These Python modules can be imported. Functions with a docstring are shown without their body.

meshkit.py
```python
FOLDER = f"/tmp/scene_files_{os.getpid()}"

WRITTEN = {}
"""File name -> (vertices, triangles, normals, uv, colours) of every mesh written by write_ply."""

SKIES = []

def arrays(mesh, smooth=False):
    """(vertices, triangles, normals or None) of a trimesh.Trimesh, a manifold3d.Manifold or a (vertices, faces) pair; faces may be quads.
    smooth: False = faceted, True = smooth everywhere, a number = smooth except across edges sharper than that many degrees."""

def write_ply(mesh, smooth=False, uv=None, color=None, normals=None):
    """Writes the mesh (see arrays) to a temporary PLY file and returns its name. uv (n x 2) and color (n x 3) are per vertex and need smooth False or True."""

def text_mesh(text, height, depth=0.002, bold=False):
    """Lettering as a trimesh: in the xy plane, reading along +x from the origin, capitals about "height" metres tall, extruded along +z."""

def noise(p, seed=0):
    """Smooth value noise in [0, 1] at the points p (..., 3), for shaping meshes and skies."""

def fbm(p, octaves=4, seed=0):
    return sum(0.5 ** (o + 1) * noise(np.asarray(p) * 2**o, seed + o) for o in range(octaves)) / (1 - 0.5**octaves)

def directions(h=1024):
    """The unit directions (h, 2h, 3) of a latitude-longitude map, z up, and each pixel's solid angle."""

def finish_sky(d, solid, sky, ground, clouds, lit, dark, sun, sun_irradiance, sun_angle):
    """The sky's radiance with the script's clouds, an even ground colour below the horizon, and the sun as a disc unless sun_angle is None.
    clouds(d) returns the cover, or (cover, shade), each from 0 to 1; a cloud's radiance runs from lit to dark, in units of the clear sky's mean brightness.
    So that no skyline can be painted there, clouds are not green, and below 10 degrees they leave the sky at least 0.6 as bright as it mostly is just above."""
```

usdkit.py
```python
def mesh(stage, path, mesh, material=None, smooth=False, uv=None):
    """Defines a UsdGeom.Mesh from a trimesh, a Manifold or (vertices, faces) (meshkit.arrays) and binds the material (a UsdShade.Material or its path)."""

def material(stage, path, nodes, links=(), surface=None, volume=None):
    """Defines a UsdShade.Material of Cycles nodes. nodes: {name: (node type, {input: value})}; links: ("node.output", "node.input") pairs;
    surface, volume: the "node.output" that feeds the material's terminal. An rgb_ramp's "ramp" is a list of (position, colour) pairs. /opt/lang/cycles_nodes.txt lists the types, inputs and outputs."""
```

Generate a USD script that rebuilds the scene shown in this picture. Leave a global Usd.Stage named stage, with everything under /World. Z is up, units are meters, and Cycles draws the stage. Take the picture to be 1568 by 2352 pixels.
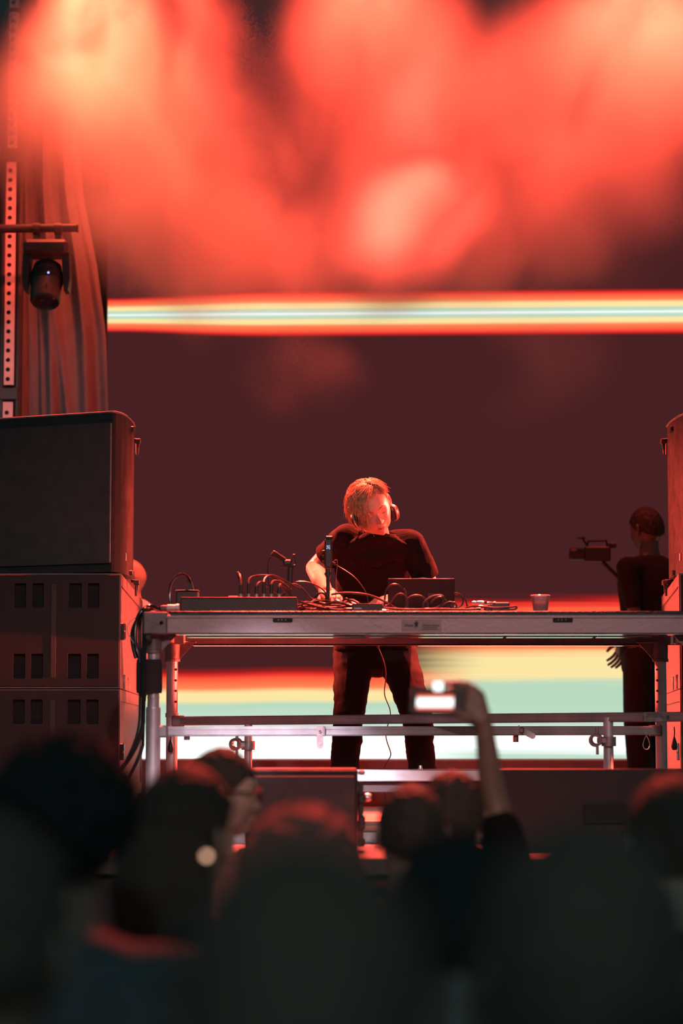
import math, random
import numpy as np
import trimesh
import manifold3d as m3
from shapely.geometry import Polygon, Point, box as sbox
from pxr import Usd, UsdGeom, UsdLux, UsdShade, Gf, Sdf, Vt
import usdkit, meshkit

stage = Usd.Stage.CreateInMemory()
UsdGeom.SetStageUpAxis(stage, "Z")
UsdGeom.SetStageMetersPerUnit(stage, 1.0)
UsdGeom.Xform.Define(stage, "/World")
UsdGeom.Scope.Define(stage, "/World/Looks")

# ------------------------------------------------------------------ camera
FPX = 85.0 / 24.0 * 1568          # focal length in pixels of the 1568 x 2352 frame
PITCH = math.atan(504 / FPX)      # the horizon lies at y = 1680
CAM = np.array([0.0, 0.0, 1.8])
cam = UsdGeom.Camera.Define(stage, "/World/camera")
cam.AddTranslateOp().Set(Gf.Vec3d(*CAM))
cam.AddRotateXOp().Set(90 + math.degrees(PITCH))
cam.CreateFocalLengthAttr(85.0)
cam.CreateHorizontalApertureAttr(24.0)
cam.CreateVerticalApertureAttr(36.0)
cam.CreateFStopAttr(1.8)
cam.CreateFocusDistanceAttr(11.3)
cam.CreateClippingRangeAttr(Gf.Vec2f(0.05, 1000))
cam.CreateExposureAttr(0.0)


def W(px, py, y):
    """World point at distance y along +y that is seen at pixel (px, py)."""
    c, s = math.cos(PITCH), math.sin(PITCH)
    a, b = px - 784.0, 1176.0 - py
    d = np.array([a, FPX * c - b * s, FPX * s + b * c])
    return CAM + d * (y / d[1])


# ------------------------------------------------------------------ sky and lamps
dome = UsdLux.DomeLight.Define(stage, "/World/night_sky")
dome.CreateColorAttr(Gf.Vec3f(0.46, 0.94, 0.96))
dome.CreateIntensityAttr(0.03)


def spot(name, pos, target, color, power, cone=30.0, soft=0.4, radius=0.12):
    """A stage lamp: a small sphere light with a cone."""
    l = UsdLux.SphereLight.Define(stage, "/World/" + name)
    pos, target = np.array(pos, float), np.array(target, float)
    m = Gf.Matrix4d().SetLookAt(Gf.Vec3d(*pos), Gf.Vec3d(*target), Gf.Vec3d(0.01, 0.02, 1)).GetInverse()
    l.AddTransformOp().Set(m)
    l.CreateRadiusAttr(radius)
    l.CreateColorAttr(Gf.Vec3f(*color))
    l.CreateIntensityAttr(power / radius ** 2)
    s = UsdLux.ShapingAPI.Apply(l.GetPrim())
    s.CreateShapingConeAngleAttr(cone)
    s.CreateShapingConeSoftnessAttr(soft)
    return l


RED = (1.0, 0.075, 0.045)
SMOKE_RED = (1.0, 0.066, 0.032)
# truss lamps above the frame, in the smoke
spot("truss_lamp", (-1.36, 13.3, 6.4), (-1.30, 13.3, 4.2), (1.0, 0.10, 0.045), 54, 38, 0.9, 0.10)
spot("truss_lamp_003", (-0.95, 13.5, 6.8), (-0.55, 13.4, 4.2), SMOKE_RED, 66, 15, 0.9, 0.10)
spot("truss_lamp_001", (0.05, 13.4, 6.6), (0.45, 13.3, 4.2), SMOKE_RED, 34, 40, 0.9, 0.10)
spot("truss_lamp_002", (1.9, 13.4, 6.5), (1.2, 13.3, 4.2), SMOKE_RED, 52, 42, 0.9, 0.10)
# back light on the table and the performer
spot("back_lamp", (-3.5, 13.9, 4.1), (0.05, 11.2, 2.55), RED, 170, 11, 0.5, 0.10)
spot("back_lamp_001", (4.3, 13.9, 4.1), (0.35, 11.0, 2.5), RED, 235, 11, 0.5, 0.10)
spot("head_lamp", (-0.3, 12.45, 7.3), (-0.25, 10.7, 2.4), RED, 480, 9.0, 0.5, 0.10)
spot("head_lamp_001", (0.7, 12.45, 7.3), (0.7, 10.7, 2.4), RED, 380, 9.0, 0.5, 0.10)
spot("speaker_lamp", (-0.7, 12.3, 7.3), (-1.15, 11.45, 3.2), RED, 170, 7.5, 0.5, 0.10)
spot("apron_lamp", (0.2, 12.3, 7.3), (0.15, 9.15, 1.4), RED, 420, 9.0, 0.6, 0.10)
spot("back_lamp_002", (1.0, 14.2, 6.9), (-1.2, 14.1, 2.4), RED, 70, 5, 0.5, 0.08)
# red pool on the stage floor behind the performer
spot("floor_lamp", (0.4, 12.2, 7.2), (0.4, 12.5, 1.4), RED, 1500, 11, 0.8, 0.10)
# side light across the stage
spot("side_lamp", (4.8, 12.6, 3.2), (-1.0, 12.2, 2.1), RED, 170, 13, 0.6, 0.10)
spot("side_lamp_001", (-4.4, 13.7, 4.3), (1.6, 12.0, 2.1), RED, 170, 12, 0.6, 0.10)
spot("face_lamp", (2.7, 10.0, 3.0), (0.17, 11.1, 2.80), RED, 14, 4.0, 0.9, 0.15)
spot("rail_red_fill", (2.2, 10.78, 1.98), (-0.9, 11.0, 2.24), RED, 36, 6.5, 0.4, 0.06)  # unseen red fill added to redden the rear rail and braces
spot("floor_red_fill", (2.3, 10.0, 1.60), (0.2, 10.45, 1.38), RED, 24, 8, 0.8, 0.08)  # unseen red fill added to colour the floor under the low deck
# red light over the audience from the truss
spot("audience_lamp", (0.4, 12.4, 7.6), (-0.05, 5.5, 1.7), RED, 200, 7, 0.6, 0.12)
# cool front-of-house lamp cut to the table's lower front, then two added fills
spot("front_lamp", (-2.6, 1.0, 7.5), (-0.20, 10.15, 1.48), (1.0, 0.84, 1.0), 520, 2.7, 0.5, 0.12)
spot("front_lamp_001", (-2.2, 1.5, 5.0), (0.3, 10.0, 2.0), (1.0, 0.60, 0.66), 2, 8.0, 0.9, 0.10)  # pink fill added to tint the table's front rail
spot("front_lift_fill", (1.5, -4.0, 6.5), (-0.1, 10.5, 1.5), (1.0, 0.60, 0.58), 44, 10, 0.9, 0.2)  # unseen fill added to lift the dark fronts in place of haze
# dim teal fill added to lift the dark tones of the audience
spot("crowd_fill", (0.0, -6.0, 5.2), (0.0, 2.6, 1.1), (0.55, 0.95, 1.0), 15, 12, 0.9, 0.3)
spot("drape_wash", (-3.6, 9.0, 3.6), (-1.6, 14.0, 3.6), (1.0, 0.72, 0.74), 5, 9, 0.9, 0.08)

# ------------------------------------------------------------------ helpers
MATS = {}


def srgb(*c):
    c = np.array(c, float) / 255
    return tuple(np.where(c <= 0.04045, c / 12.92, ((c + 0.055) / 1.055) ** 2.4))


def mat(name, color, rough=0.5, metal=0.0, vary=0.25, scale=14.0, bump=0.0, bscale=60.0, **more):
    """A principled material whose colour and roughness vary a little by noise."""
    if name in MATS:
        return MATS[name]
    c = np.array(color, float)
    nodes = {
        "tc": ("texture_coordinate", {}),
        "n": ("noise_texture", {"scale": scale, "detail": 4.0}),
        "r": ("rgb_ramp", {"ramp": [(0.25, tuple(c * (1 - vary))), (0.75, tuple(np.minimum(c * (1 + vary), 1)))]}),
        "q": ("map_range", {"from_min": 0.3, "from_max": 0.7, "to_min": max(rough - 0.08, 0.02), "to_max": min(rough + 0.08, 1)}),
        "p": ("principled_bsdf", {"metallic": metal, **more}),
    }
    links = [("tc.object", "n.vector"), ("n.fac", "r.fac"), ("n.fac", "q.value"), ("r.color", "p.base_color"), ("q.result", "p.roughness")]
    if bump:
        nodes["bn"] = ("noise_texture", {"scale": bscale, "detail": 3.0})
        nodes["b"] = ("bump", {"strength": bump, "distance": 0.01})
        links += [("tc.object", "bn.vector"), ("bn.fac", "b.height"), ("b.normal", "p.normal")]
    MATS[name] = usdkit.material(stage, "/World/Looks/" + name, nodes, links, surface="p.BSDF")
    return MATS[name]


def glow(name, color, strength=1.0):
    if name not in MATS:
        MATS[name] = usdkit.material(stage, "/World/Looks/" + name, {"e": ("emission", {"color": color, "strength": strength})}, [], surface="e.emission")
    return MATS[name]


USED = {}


def numbered(parent, name):
    k = USED.get((parent, name), 0)
    USED[(parent, name)] = k + 1
    return name if k == 0 else f"{name}_{k:03d}"


def path_of(parent):
    return "/World" if parent is None else str(parent.GetPath())


def tag(prim, label=None, cat=None, group=None, kind=None):
    for k, v in (("label", label), ("category", cat), ("group", group), ("kind", kind)):
        if v:
            prim.SetCustomDataByKey(k, v)
    return prim


def obj(name, mesh, m, parent=None, smooth=35, **tags):
    """ONE mesh prim; coordinates are relative to the thing's own base."""
    base = path_of(parent)
    o = BASE.get(path_of(parent).split("/")[2] if parent is not None else "", None)
    if o is not None:
        mesh = moved(mesh, -o)
    p = usdkit.mesh(stage, base + "/" + numbered(base, name), mesh, m, smooth).GetPrim()
    return tag(p, **tags)


BASE = {}


def thing(name, label, cat, loc=(0, 0, 0), group=None):
    """An Xform at the thing's base; its parts are given in world coordinates and shifted to it."""
    n = numbered("/World", name)
    x = UsdGeom.Xform.Define(stage, "/World/" + n)
    x.AddTranslateOp().Set(Gf.Vec3d(*map(float, loc)))
    BASE[n] = np.array(loc, float)
    return tag(x.GetPrim(), label, cat, group)


def vf(mesh):
    if hasattr(mesh, "to_mesh"):
        k = mesh.to_mesh()
        return np.array(k.vert_properties[:, :3], float), np.array(k.tri_verts, int)
    if isinstance(mesh, (tuple, list)):
        return np.asarray(mesh[0], float), np.asarray(mesh[1], int)
    return np.array(mesh.vertices, float), np.array(mesh.faces, int)


def moved(mesh, t):
    v, f = vf(mesh)
    return v + np.asarray(t, float), f


def xf(mesh, m):
    v, f = vf(mesh)
    return v @ np.asarray(m)[:3, :3].T + np.asarray(m)[:3, 3], f


def join(*ms):
    vs, fs, n = [], [], 0
    for m in ms:
        v, f = vf(m)
        if len(f) and f.shape[1] == 4:
            f = np.vstack([f[:, [0, 1, 2]], f[:, [0, 2, 3]]])
        vs.append(v)
        fs.append(f + n)
        n += len(v)
    return np.vstack(vs), np.vstack(fs)


def rot(axis, deg, at=(0, 0, 0)):
    return trimesh.transformations.rotation_matrix(math.radians(deg), axis, at)


def bevel_box(a, b, r=0.004):
    """A box between two corners with its edges chamfered."""
    a, b = np.minimum(a, b).astype(float), np.maximum(a, b).astype(float)
    r = min(r, 0.45 * (b - a).min())
    pts = []
    for s in np.ndindex(2, 2, 2):
        s = np.array(s)
        c = np.where(s, b, a)
        for k in range(3):
            q = c + np.where(s, -r, r)
            q[k] = c[k]
            pts.append(q)
    return m3.Manifold.hull_points(np.array(pts))


def box(c, s, r=0.004, m=None):
    c, s = np.array(c, float), np.array(s, float)
    k = bevel_box(c - s / 2, c + s / 2, r)
    return k if m is None else xf(k, m)


def tube(pts, r, n=10, closed_ends=True):
    """A round tube along a polyline; r a number or one per point."""
    p = np.asarray(pts, float)
    r = np.broadcast_to(np.asarray(r, float), (len(p),))
    t = np.gradient(p, axis=0)
    t /= np.maximum(np.linalg.norm(t, axis=1, keepdims=True), 1e-9)
    u = np.cross(t[0], [0.13, 0.21, 0.97])
    if np.linalg.norm(u) < 1e-3:
        u = np.cross(t[0], [1, 0, 0])
    rings = []
    a = np.linspace(0, 2 * np.pi, n, endpoint=False)
    for k in range(len(p)):
        u = u - t[k] * (u @ t[k])
        u /= max(np.linalg.norm(u), 1e-9)
        w = np.cross(t[k], u)
        rings.append(p[k] + r[k] * (np.cos(a)[:, None] * u + np.sin(a)[:, None] * w))
    v = np.vstack(rings)
    f = []
    for k in range(len(p) - 1):
        for i in range(n):
            j = (i + 1) % n
            f += [[k * n + i, k * n + j, (k + 1) * n + j], [k * n + i, (k + 1) * n + j, (k + 1) * n + i]]
    if closed_ends:
        v = np.vstack([v, p[0], p[-1]])
        c0, c1 = len(v) - 2, len(v) - 1
        for i in range(n):
            j = (i + 1) % n
            f += [[c0, j, i], [c1, (len(p) - 1) * n + i, (len(p) - 1) * n + j]]
    return v, np.array(f)


def spline(pts, n=40):
    """Catmull-Rom through the points."""
    p = np.asarray(pts, float)
    if len(p) < 3:
        return np.array([p[0] + (p[-1] - p[0]) * t for t in np.linspace(0, 1, n)])
    from scipy.interpolate import CubicSpline
    d = np.concatenate([[0], np.cumsum(np.sqrt(np.linalg.norm(np.diff(p, axis=0), axis=1)) + 1e-9)])
    return CubicSpline(d, p)(np.linspace(0, d[-1], n))


def cable(pts, r=0.004, n=40, sides=8):
    return tube(spline(pts, n), r, sides)


def rod(a, b, r, n=16):
    return tube(np.array([a, b], float), r, n)


def lathe(profile, n=32, at=(0, 0, 0), axis=(0, 0, 1)):
    """Revolves a list of (radius, height) about an axis."""
    p = np.array(profile, float)
    a = np.linspace(0, 2 * np.pi, n, endpoint=False)
    v = np.concatenate([np.stack([r * np.cos(a), r * np.sin(a), np.full(n, h)], 1) for r, h in p])
    f = []
    for k in range(len(p) - 1):
        for i in range(n):
            j = (i + 1) % n
            f += [[k * n + i, k * n + j, (k + 1) * n + j], [k * n + i, (k + 1) * n + j, (k + 1) * n + i]]
    m = trimesh.geometry.align_vectors([0, 0, 1], np.array(axis, float) / np.linalg.norm(axis))
    return v @ m[:3, :3].T + np.array(at, float), np.array(f)


def prism(outline, depth, m=np.eye(4)):
    """Extrudes a 2-D outline (or shapely polygon) along +z, then transforms."""
    p = outline if hasattr(outline, "exterior") else Polygon(outline)
    return xf(trimesh.creation.extrude_polygon(p, depth, engine="earcut"), m)


# frame whose local x is world x, local y is world z, local z is world -y (outlines drawn as seen from the front)
FRONT = np.array([[1, 0, 0, 0], [0, 0, -1, 0], [0, 1, 0, 0], [0, 0, 0, 1.0]])


def front(outline, y, depth):
    """An outline in (x, z) extruded from y to y + depth."""
    return prism(outline, depth, trimesh.transformations.translation_matrix([0, y + depth, 0]) @ FRONT)


def ball(c, r, n=3, scale=(1, 1, 1)):
    s = trimesh.creation.icosphere(n, 1.0)
    return np.array(s.vertices) * r * np.array(scale) + np.array(c, float), np.array(s.faces)

# ------------------------------------------------------------------ materials
ZS = 1.36                      # height of the stage floor over the audience ground
M_FLOOR = mat("stage_ply", (0.12, 0.095, 0.085), 0.48, vary=0.35, scale=5)
M_GROUND = mat("asphalt", (0.06, 0.06, 0.06), 0.9, bump=0.4)
M_BLACK = mat("black_paint", (0.035, 0.03, 0.03), 0.45)
M_BLACKM = mat("black_matte", (0.03, 0.028, 0.028), 0.8)
M_RUBBER = mat("black_rubber", (0.025, 0.024, 0.024), 0.42)
M_CABINET = mat("cabinet_paint", (0.22, 0.19, 0.185), 0.6, bump=0.25, bscale=240)
M_SPK = mat("speaker_paint", (0.035, 0.03, 0.03), 0.5, bump=0.3, bscale=240)
M_CABFACE = mat("cabinet_front", (0.035, 0.028, 0.027), 0.75, bump=0.25, bscale=240)
M_GRILLE = mat("grille_cloth", (0.08, 0.072, 0.072), 0.85, bump=0.3, bscale=400)
M_DARKHOLE = mat("port_black", (0.012, 0.014, 0.015), 0.8)
M_ALU = mat("brushed_aluminium", (0.62, 0.59, 0.61), 0.48, 0.6, vary=0.2, scale=9, bump=0.05)
M_ALUDULL = mat("worn_aluminium", (0.35, 0.275, 0.285), 0.5, 0.7, vary=0.3, scale=7, bump=0.08)
M_POLISH = mat("polished_edge", (0.75, 0.72, 0.72), 0.14, 1.0, vary=0.1)
M_STEEL = mat("bright_steel", (0.7, 0.68, 0.68), 0.25, 0.9)
M_FABRIC = mat("drape_cloth", (0.13, 0.115, 0.12), 0.8, vary=0.12, bump=0.1)

# ------------------------------------------------------------------ floor and ground
tag(obj("ground", bevel_box((-30, -12, -0.3), (30, 40, 0), 0.001), M_GROUND, smooth=False), "dark asphalt ground that the audience stands on", "ground", kind="structure")
fl = join(bevel_box((-7, 8.55, ZS - 0.06), (7, 17.5, ZS), 0.004))
tag(obj("floor", fl, M_FLOOR, smooth=False), "dark wooden stage floor shining under the lit screen", "floor", kind="structure")
tag(obj("trim_1", join(bevel_box((-7, 8.6, 0.0), (7, 8.66, ZS - 0.06), 0.004)), M_BLACKM, smooth=False), "black skirt across the front of the stage", "stage skirt", kind="structure")

# ------------------------------------------------------------------ LED wall
YL = 14.4
LX0, LX1 = W(247, 720, YL)[0], 4.6
LZ0, LZ1 = W(784, 1743, YL)[2], 7.4


def zpx(py):
    return float(W(784, py, YL)[2])


def led_material():
    S = srgb
    dark = srgb(71, 32, 34)
    red, red2 = S(150, 30, 30), S(232, 48, 42)
    org, org2 = S(255, 88, 62), S(255, 135, 85)
    yel, grn, grn2, wht = S(255, 232, 165), S(186, 219, 192), S(197, 224, 205), (1.25, 1.3, 1.25)
    z0, z1 = zpx(1760), zpx(1340)

    def ramp(stops):
        return {"ramp": sorted([((zpx(py) - z0) / (z1 - z0), c) for py, c in stops])}

    left = ramp([(1760, wht), (1700, wht), (1672, grn2), (1640, grn2), (1618, grn), (1606, yel), (1590, yel), (1578, org2), (1556, org), (1549, red2), (1541, red), (1530, dark), (1340, dark)])
    right = ramp([(1760, grn2), (1738, grn2), (1715, wht), (1700, wht), (1672, grn2), (1610, grn), (1575, grn), (1548, yel), (1508, yel), (1488, org2), (1440, org2), (1393, org), (1383, red2), (1376, red), (1368, dark), (1340, dark)])
    band = {"ramp": [(0.0, dark), (0.03, red), (0.07, red2), (0.12, org), (0.24, org2), (0.30, yel), (0.375, yel), (0.41, grn), (0.46, grn2), (0.5, (1.0, 1.1, 1.05)), (0.54, grn2), (0.59, grn), (0.625, yel), (0.70, yel), (0.77, org2), (0.88, org), (0.93, red2), (0.97, red), (1.0, dark)]}
    xa, xb = LX0, float(W(1568, 720, YL)[0])
    za, zb = zpx(724), zpx(715)
    ha, hb = zpx(684) - zpx(764), zpx(661) - zpx(768)
    xm = float(W(620, 720, YL)[0])
    nodes = {
        "g": ("geometry", {}), "s": ("separate_xyz", {}),
        "zc": ("map_range", {"from_min": xa, "from_max": xb, "to_min": za, "to_max": zb}),
        "h": ("map_range", {"from_min": xa, "from_max": xm, "to_min": ha, "to_max": hb, "clamp": True, "range_type": "smoothstep"}),
        "d": ("math", {"math_type": "subtract"}), "dn": ("math", {"math_type": "divide"}), "dc": ("math", {"math_type": "add", "value2": 0.5, "use_clamp": True}),
        "band": ("rgb_ramp", band),
        # streaks in the lower picture
        "mp": ("mapping", {"scale": (0.35, 1.0, 26.0)}), "nz": ("noise_texture", {"scale": 1.0, "detail": 3.0}),
        "wob": ("map_range", {"from_min": 0.2, "from_max": 0.8, "to_min": -0.035, "to_max": 0.035}),
        "slow": ("noise_texture", {"scale": 0.7, "detail": 1.0}), "slo": ("map_range", {"from_min": 0.2, "from_max": 0.8, "to_min": -0.02, "to_max": 0.02}),
        "za": ("math", {"math_type": "add"}), "zb": ("math", {"math_type": "add"}),
        "zl": ("map_range", {"from_min": z0, "from_max": z1, "to_min": 0, "to_max": 1, "clamp": True}),
        "zr": ("map_range", {"from_min": z0, "from_max": z1, "to_min": 0, "to_max": 1, "clamp": True}),
        "left": ("rgb_ramp", left), "right": ("rgb_ramp", right),
        "fx0": ("math", {"math_type": "multiply_add", "value2": 3.4}), "fx": ("map_range", {"from_min": float(W(880, 1500, YL)[0]), "from_max": float(W(1130, 1500, YL)[0]), "to_min": 0, "to_max": 1, "clamp": True, "range_type": "smoothstep"}),
        "low": ("mix", {}), "up": ("math", {"math_type": "greater_than", "value2": zpx(1000)}), "all": ("mix", {}),
        "w": ("wave_texture", {"scale": 22.0, "bands_direction": "z"}), "wr": ("map_range", {"to_min": 0.94, "to_max": 1.04}),
        "e": ("emission", {"strength": 1.0}),
    }
    links = [("g.position", "s.vector"), ("s.x", "zc.value"), ("s.x", "h.value"), ("s.z", "d.value1"), ("zc.result", "d.value2"), ("d.value", "dn.value1"), ("h.result", "dn.value2"),
             ("dn.value", "dc.value1"), ("dc.value", "band.fac"),
             ("g.position", "mp.vector"), ("mp.vector", "nz.vector"), ("nz.fac", "wob.value"), ("g.position", "slow.vector"), ("slow.fac", "slo.value"),
             ("s.z", "za.value1"), ("slo.result", "za.value2"), ("za.value", "zl.value"), ("za.value", "zb.value1"), ("wob.result", "zb.value2"), ("zb.value", "zr.value"),
             ("zl.result", "left.fac"), ("zr.result", "right.fac"), ("wob.result", "fx0.value1"), ("s.x", "fx0.value3"), ("fx0.value", "fx.value"),
             ("fx.result", "low.fac"), ("left.color", "low.color1"), ("right.color", "low.color2"),
             ("s.z", "up.value1"), ("up.value", "all.fac"), ("low.color", "all.color1"), ("band.color", "all.color2"),
             ("g.position", "w.vector"), ("w.fac", "wr.value"), ("all.color", "e.color"), ("wr.result", "e.strength")]
    return usdkit.material(stage, "/World/Looks/led_picture", nodes, links, surface="e.emission")


led = thing("led_wall", "wide LED wall with a glowing white-cored red bar and a pale green glow", "LED screen", ((LX0 + LX1) / 2, YL, ZS))
obj("screen", bevel_box((LX0, YL, LZ0), (LX1, YL + 0.02, LZ1), 0.001), led_material(), led, smooth=False)
obj("housing", bevel_box((LX0 - 0.01, YL + 0.021, LZ0 - 0.01), (LX1 + 0.01, YL + 0.12, LZ1 + 0.02), 0.004), M_BLACK, led, smooth=False)
obj("plinth", bevel_box((LX0 - 0.02, YL - 0.03, ZS), (LX1 + 0.02, YL + 0.3, LZ0 - 0.004), 0.006), mat("plinth_black", (0.12, 0.05, 0.05), 0.55), led, smooth=False)

# ------------------------------------------------------------------ smoke
def smoke_material():
    blobs = [
        ((784, 260), (1150, 420), 0.5),  # pixel centre, pixel radii, weight
        ((200, 60), (330, 330), 1.0), ((420, 380), (300, 330), 1.0), ((80, 220), (260, 260), 0.9), ((400, 540), (320, 210), 1.4),
        ((760, 0), (260, 170), 0.7), ((960, 280), (300, 260), 0.9), ((800, 560), (480, 170), 1.0), ((1180, 120), (260, 220), 0.6),
        ((1460, 150), (330, 300), 1.1), ((1250, 420), (360, 200), 1.1), ((1020, 560), (360, 160), 1.0), ((1380, 560), (200, 110), 0.1),
        ((615, 130), (120, 230), -0.36), ((1270, -10), (90, 120), -0.5), ((1110, 60), (70, 120), -0.5),
        ((690, 850), (150, 110), 0.15), ((1230, 830), (190, 120), 0.13)]
    yb = 13.4
    nodes = {"g": ("geometry", {}),
             "dn": ("noise_texture", {"scale": 0.9, "detail": 2.0}), "dm": ("vector_math", {"math_type": "multiply_add", "vector2": (0.9, 0.9, 0.9), "vector3": (-0.45, -0.45, -0.45)}),
             "da": ("vector_math", {"math_type": "add"}),
             "st": ("mapping", {"scale": (1.0, 1.0, 0.75)}),
             "n": ("noise_texture", {"scale": 1.7, "detail": 3.5, "roughness": 0.5, "distortion": 0.6}),
             "nr": ("map_range", {"from_min": 0.38, "from_max": 0.66, "to_min": 0.18, "to_max": 1.8, "clamp": True}),
             "mul": ("math", {"math_type": "multiply"}), "gain": ("math", {"math_type": "multiply", "value2": 0.85}),
             "v": ("principled_volume", {"color": (0.9, 0.9, 0.9), "anisotropy": 0.1})}
    links = [("g.position", "dn.vector"), ("dn.color", "dm.vector1"), ("g.position", "da.vector1"), ("dm.vector", "da.vector2"), ("g.position", "st.vector"), ("st.vector", "n.vector"), ("n.fac", "nr.value")]
    last = None
    for k, (c, r, w) in enumerate(blobs):
        p = W(c[0], c[1], yb)
        rx, rz = r[0] / FPX * yb, r[1] / FPX * yb
        s = np.array([1 / rx, 1 / 1.0, 1 / rz])
        nodes[f"m{k}"] = ("vector_math", {"math_type": "multiply_add", "vector2": tuple(s), "vector3": tuple(-p * s)})
        nodes[f"l{k}"] = ("vector_math", {"math_type": "length"})
        nodes[f"f{k}"] = ("map_range", {"from_min": 0.15, "from_max": 1.15, "to_min": w, "to_max": 0.0, "clamp": True, "range_type": "smoothstep"})
        links += [("da.vector", f"m{k}.vector1"), (f"m{k}.vector", f"l{k}.vector1"), (f"l{k}.value", f"f{k}.value")]
        if last:
            nodes[f"a{k}"] = ("math", {"math_type": "add"})
            links += [(last, f"a{k}.value1"), (f"f{k}.result", f"a{k}.value2")]
            last = f"a{k}.value"
        else:
            last = f"f{k}.result"
    nodes["pos"] = ("math", {"math_type": "maximum", "value2": 0.0})
    links += [(last, "pos.value1"), ("pos.value", "mul.value1"), ("nr.result", "mul.value2"), ("mul.value", "gain.value1"), ("gain.value", "v.density")]
    return usdkit.material(stage, "/World/Looks/red_smoke", nodes, links, volume="v.volume")


tag(obj("stage_smoke", bevel_box((-2.6, 12.55, 3.2), (2.9, 14.3, 6.6), 0.01), smoke_material(), smooth=False), "billowing red-lit stage smoke drifting above the glowing bar", "smoke", kind="stuff")

# ------------------------------------------------------------------ backdrop, drape, tower, moving light
tag(obj("wall_back", bevel_box((-9, 16.2, 0), (9, 16.35, 9), 0.01), M_BLACKM, smooth=False), "black backdrop added behind the stage to hide the sky", "backdrop", kind="structure")  # unseen backdrop, added so no sky tint shows behind the smoke

YD = 14.02
rng = np.random.default_rng(4)


def drape():
    nx, nz = 90, 70
    zt, zb_ = zpx(-60), ZS + 0.01
    vs = []
    for j in range(nz + 1):
        t = j / nz
        z = zb_ + (zt - zb_) * t
        py = 1680 - (z - 1.8) * FPX / YD
        xr = np.interp(py, [-100, 430, 600, 760, 945, 1700], [150, 190, 222, 243, 249, 262])
        x0, x1 = W(47, py, YD)[0], W(xr, py, YD)[0]
        for i in range(nx + 1):
            u = i / nx
            x = x0 + (x1 - x0) * u
            low = 1 - t
            d = 0.035 * math.sin(u * 17 + 1.2 + 0.8 * math.sin(t * 5)) + 0.022 * math.sin(u * 31 + 6 * t) 
            d += 0.05 * math.exp(-((u - 0.24 - 0.03 * math.sin(t * 6)) / 0.035) ** 2) * min(1, low * 2)
            d += 0.06 * math.exp(-((u - 0.40 - 0.75 * max(0, 0.62 - t) * 1.0) / 0.05) ** 2)
            vs.append((x, YD - d, z))
    n = nx + 1
    f = [[j * n + i, j * n + i + 1, (j + 1) * n + i + 1, (j + 1) * n + i] for j in range(nz) for i in range(nx)]
    v = np.array(vs)
    back = v + [0, 0.012, 0]
    f = np.array(f)
    F = np.vstack([f, f[:, ::-1] + len(v)])
    side = []
    for i in range(nx):
        side += [[i, i + len(v), i + 1 + len(v), i + 1]]
    for j in range(nz):
        a, b = j * n + nx, (j + 1) * n + nx
        side += [[a, a + len(v), b + len(v), b]]
    return join((np.vstack([v, back]), np.vstack([F, np.array(side)])))


tag(obj("drape", drape(), M_FABRIC, smooth=True), "pale grey side drape with long folds behind the loudspeaker stack, beside the LED wall", "curtain")

YT = 13.95
tw = thing("lamp_tower", "dark upright tower with perforated red-lit strips at the stage edge", "tower", tuple(W(24, 1745, YT)[:2]) + (ZS,))
zlo, zhi = ZS, zpx(-90)
xa, xb_ = W(4, 700, YT)[0], W(40, 700, YT)[0]
for xx in (xa, xb_):
    obj("post", rod((xx, YT, zlo), (xx + 0.018, YT, zhi), 0.024), M_BLACK, tw)
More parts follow.
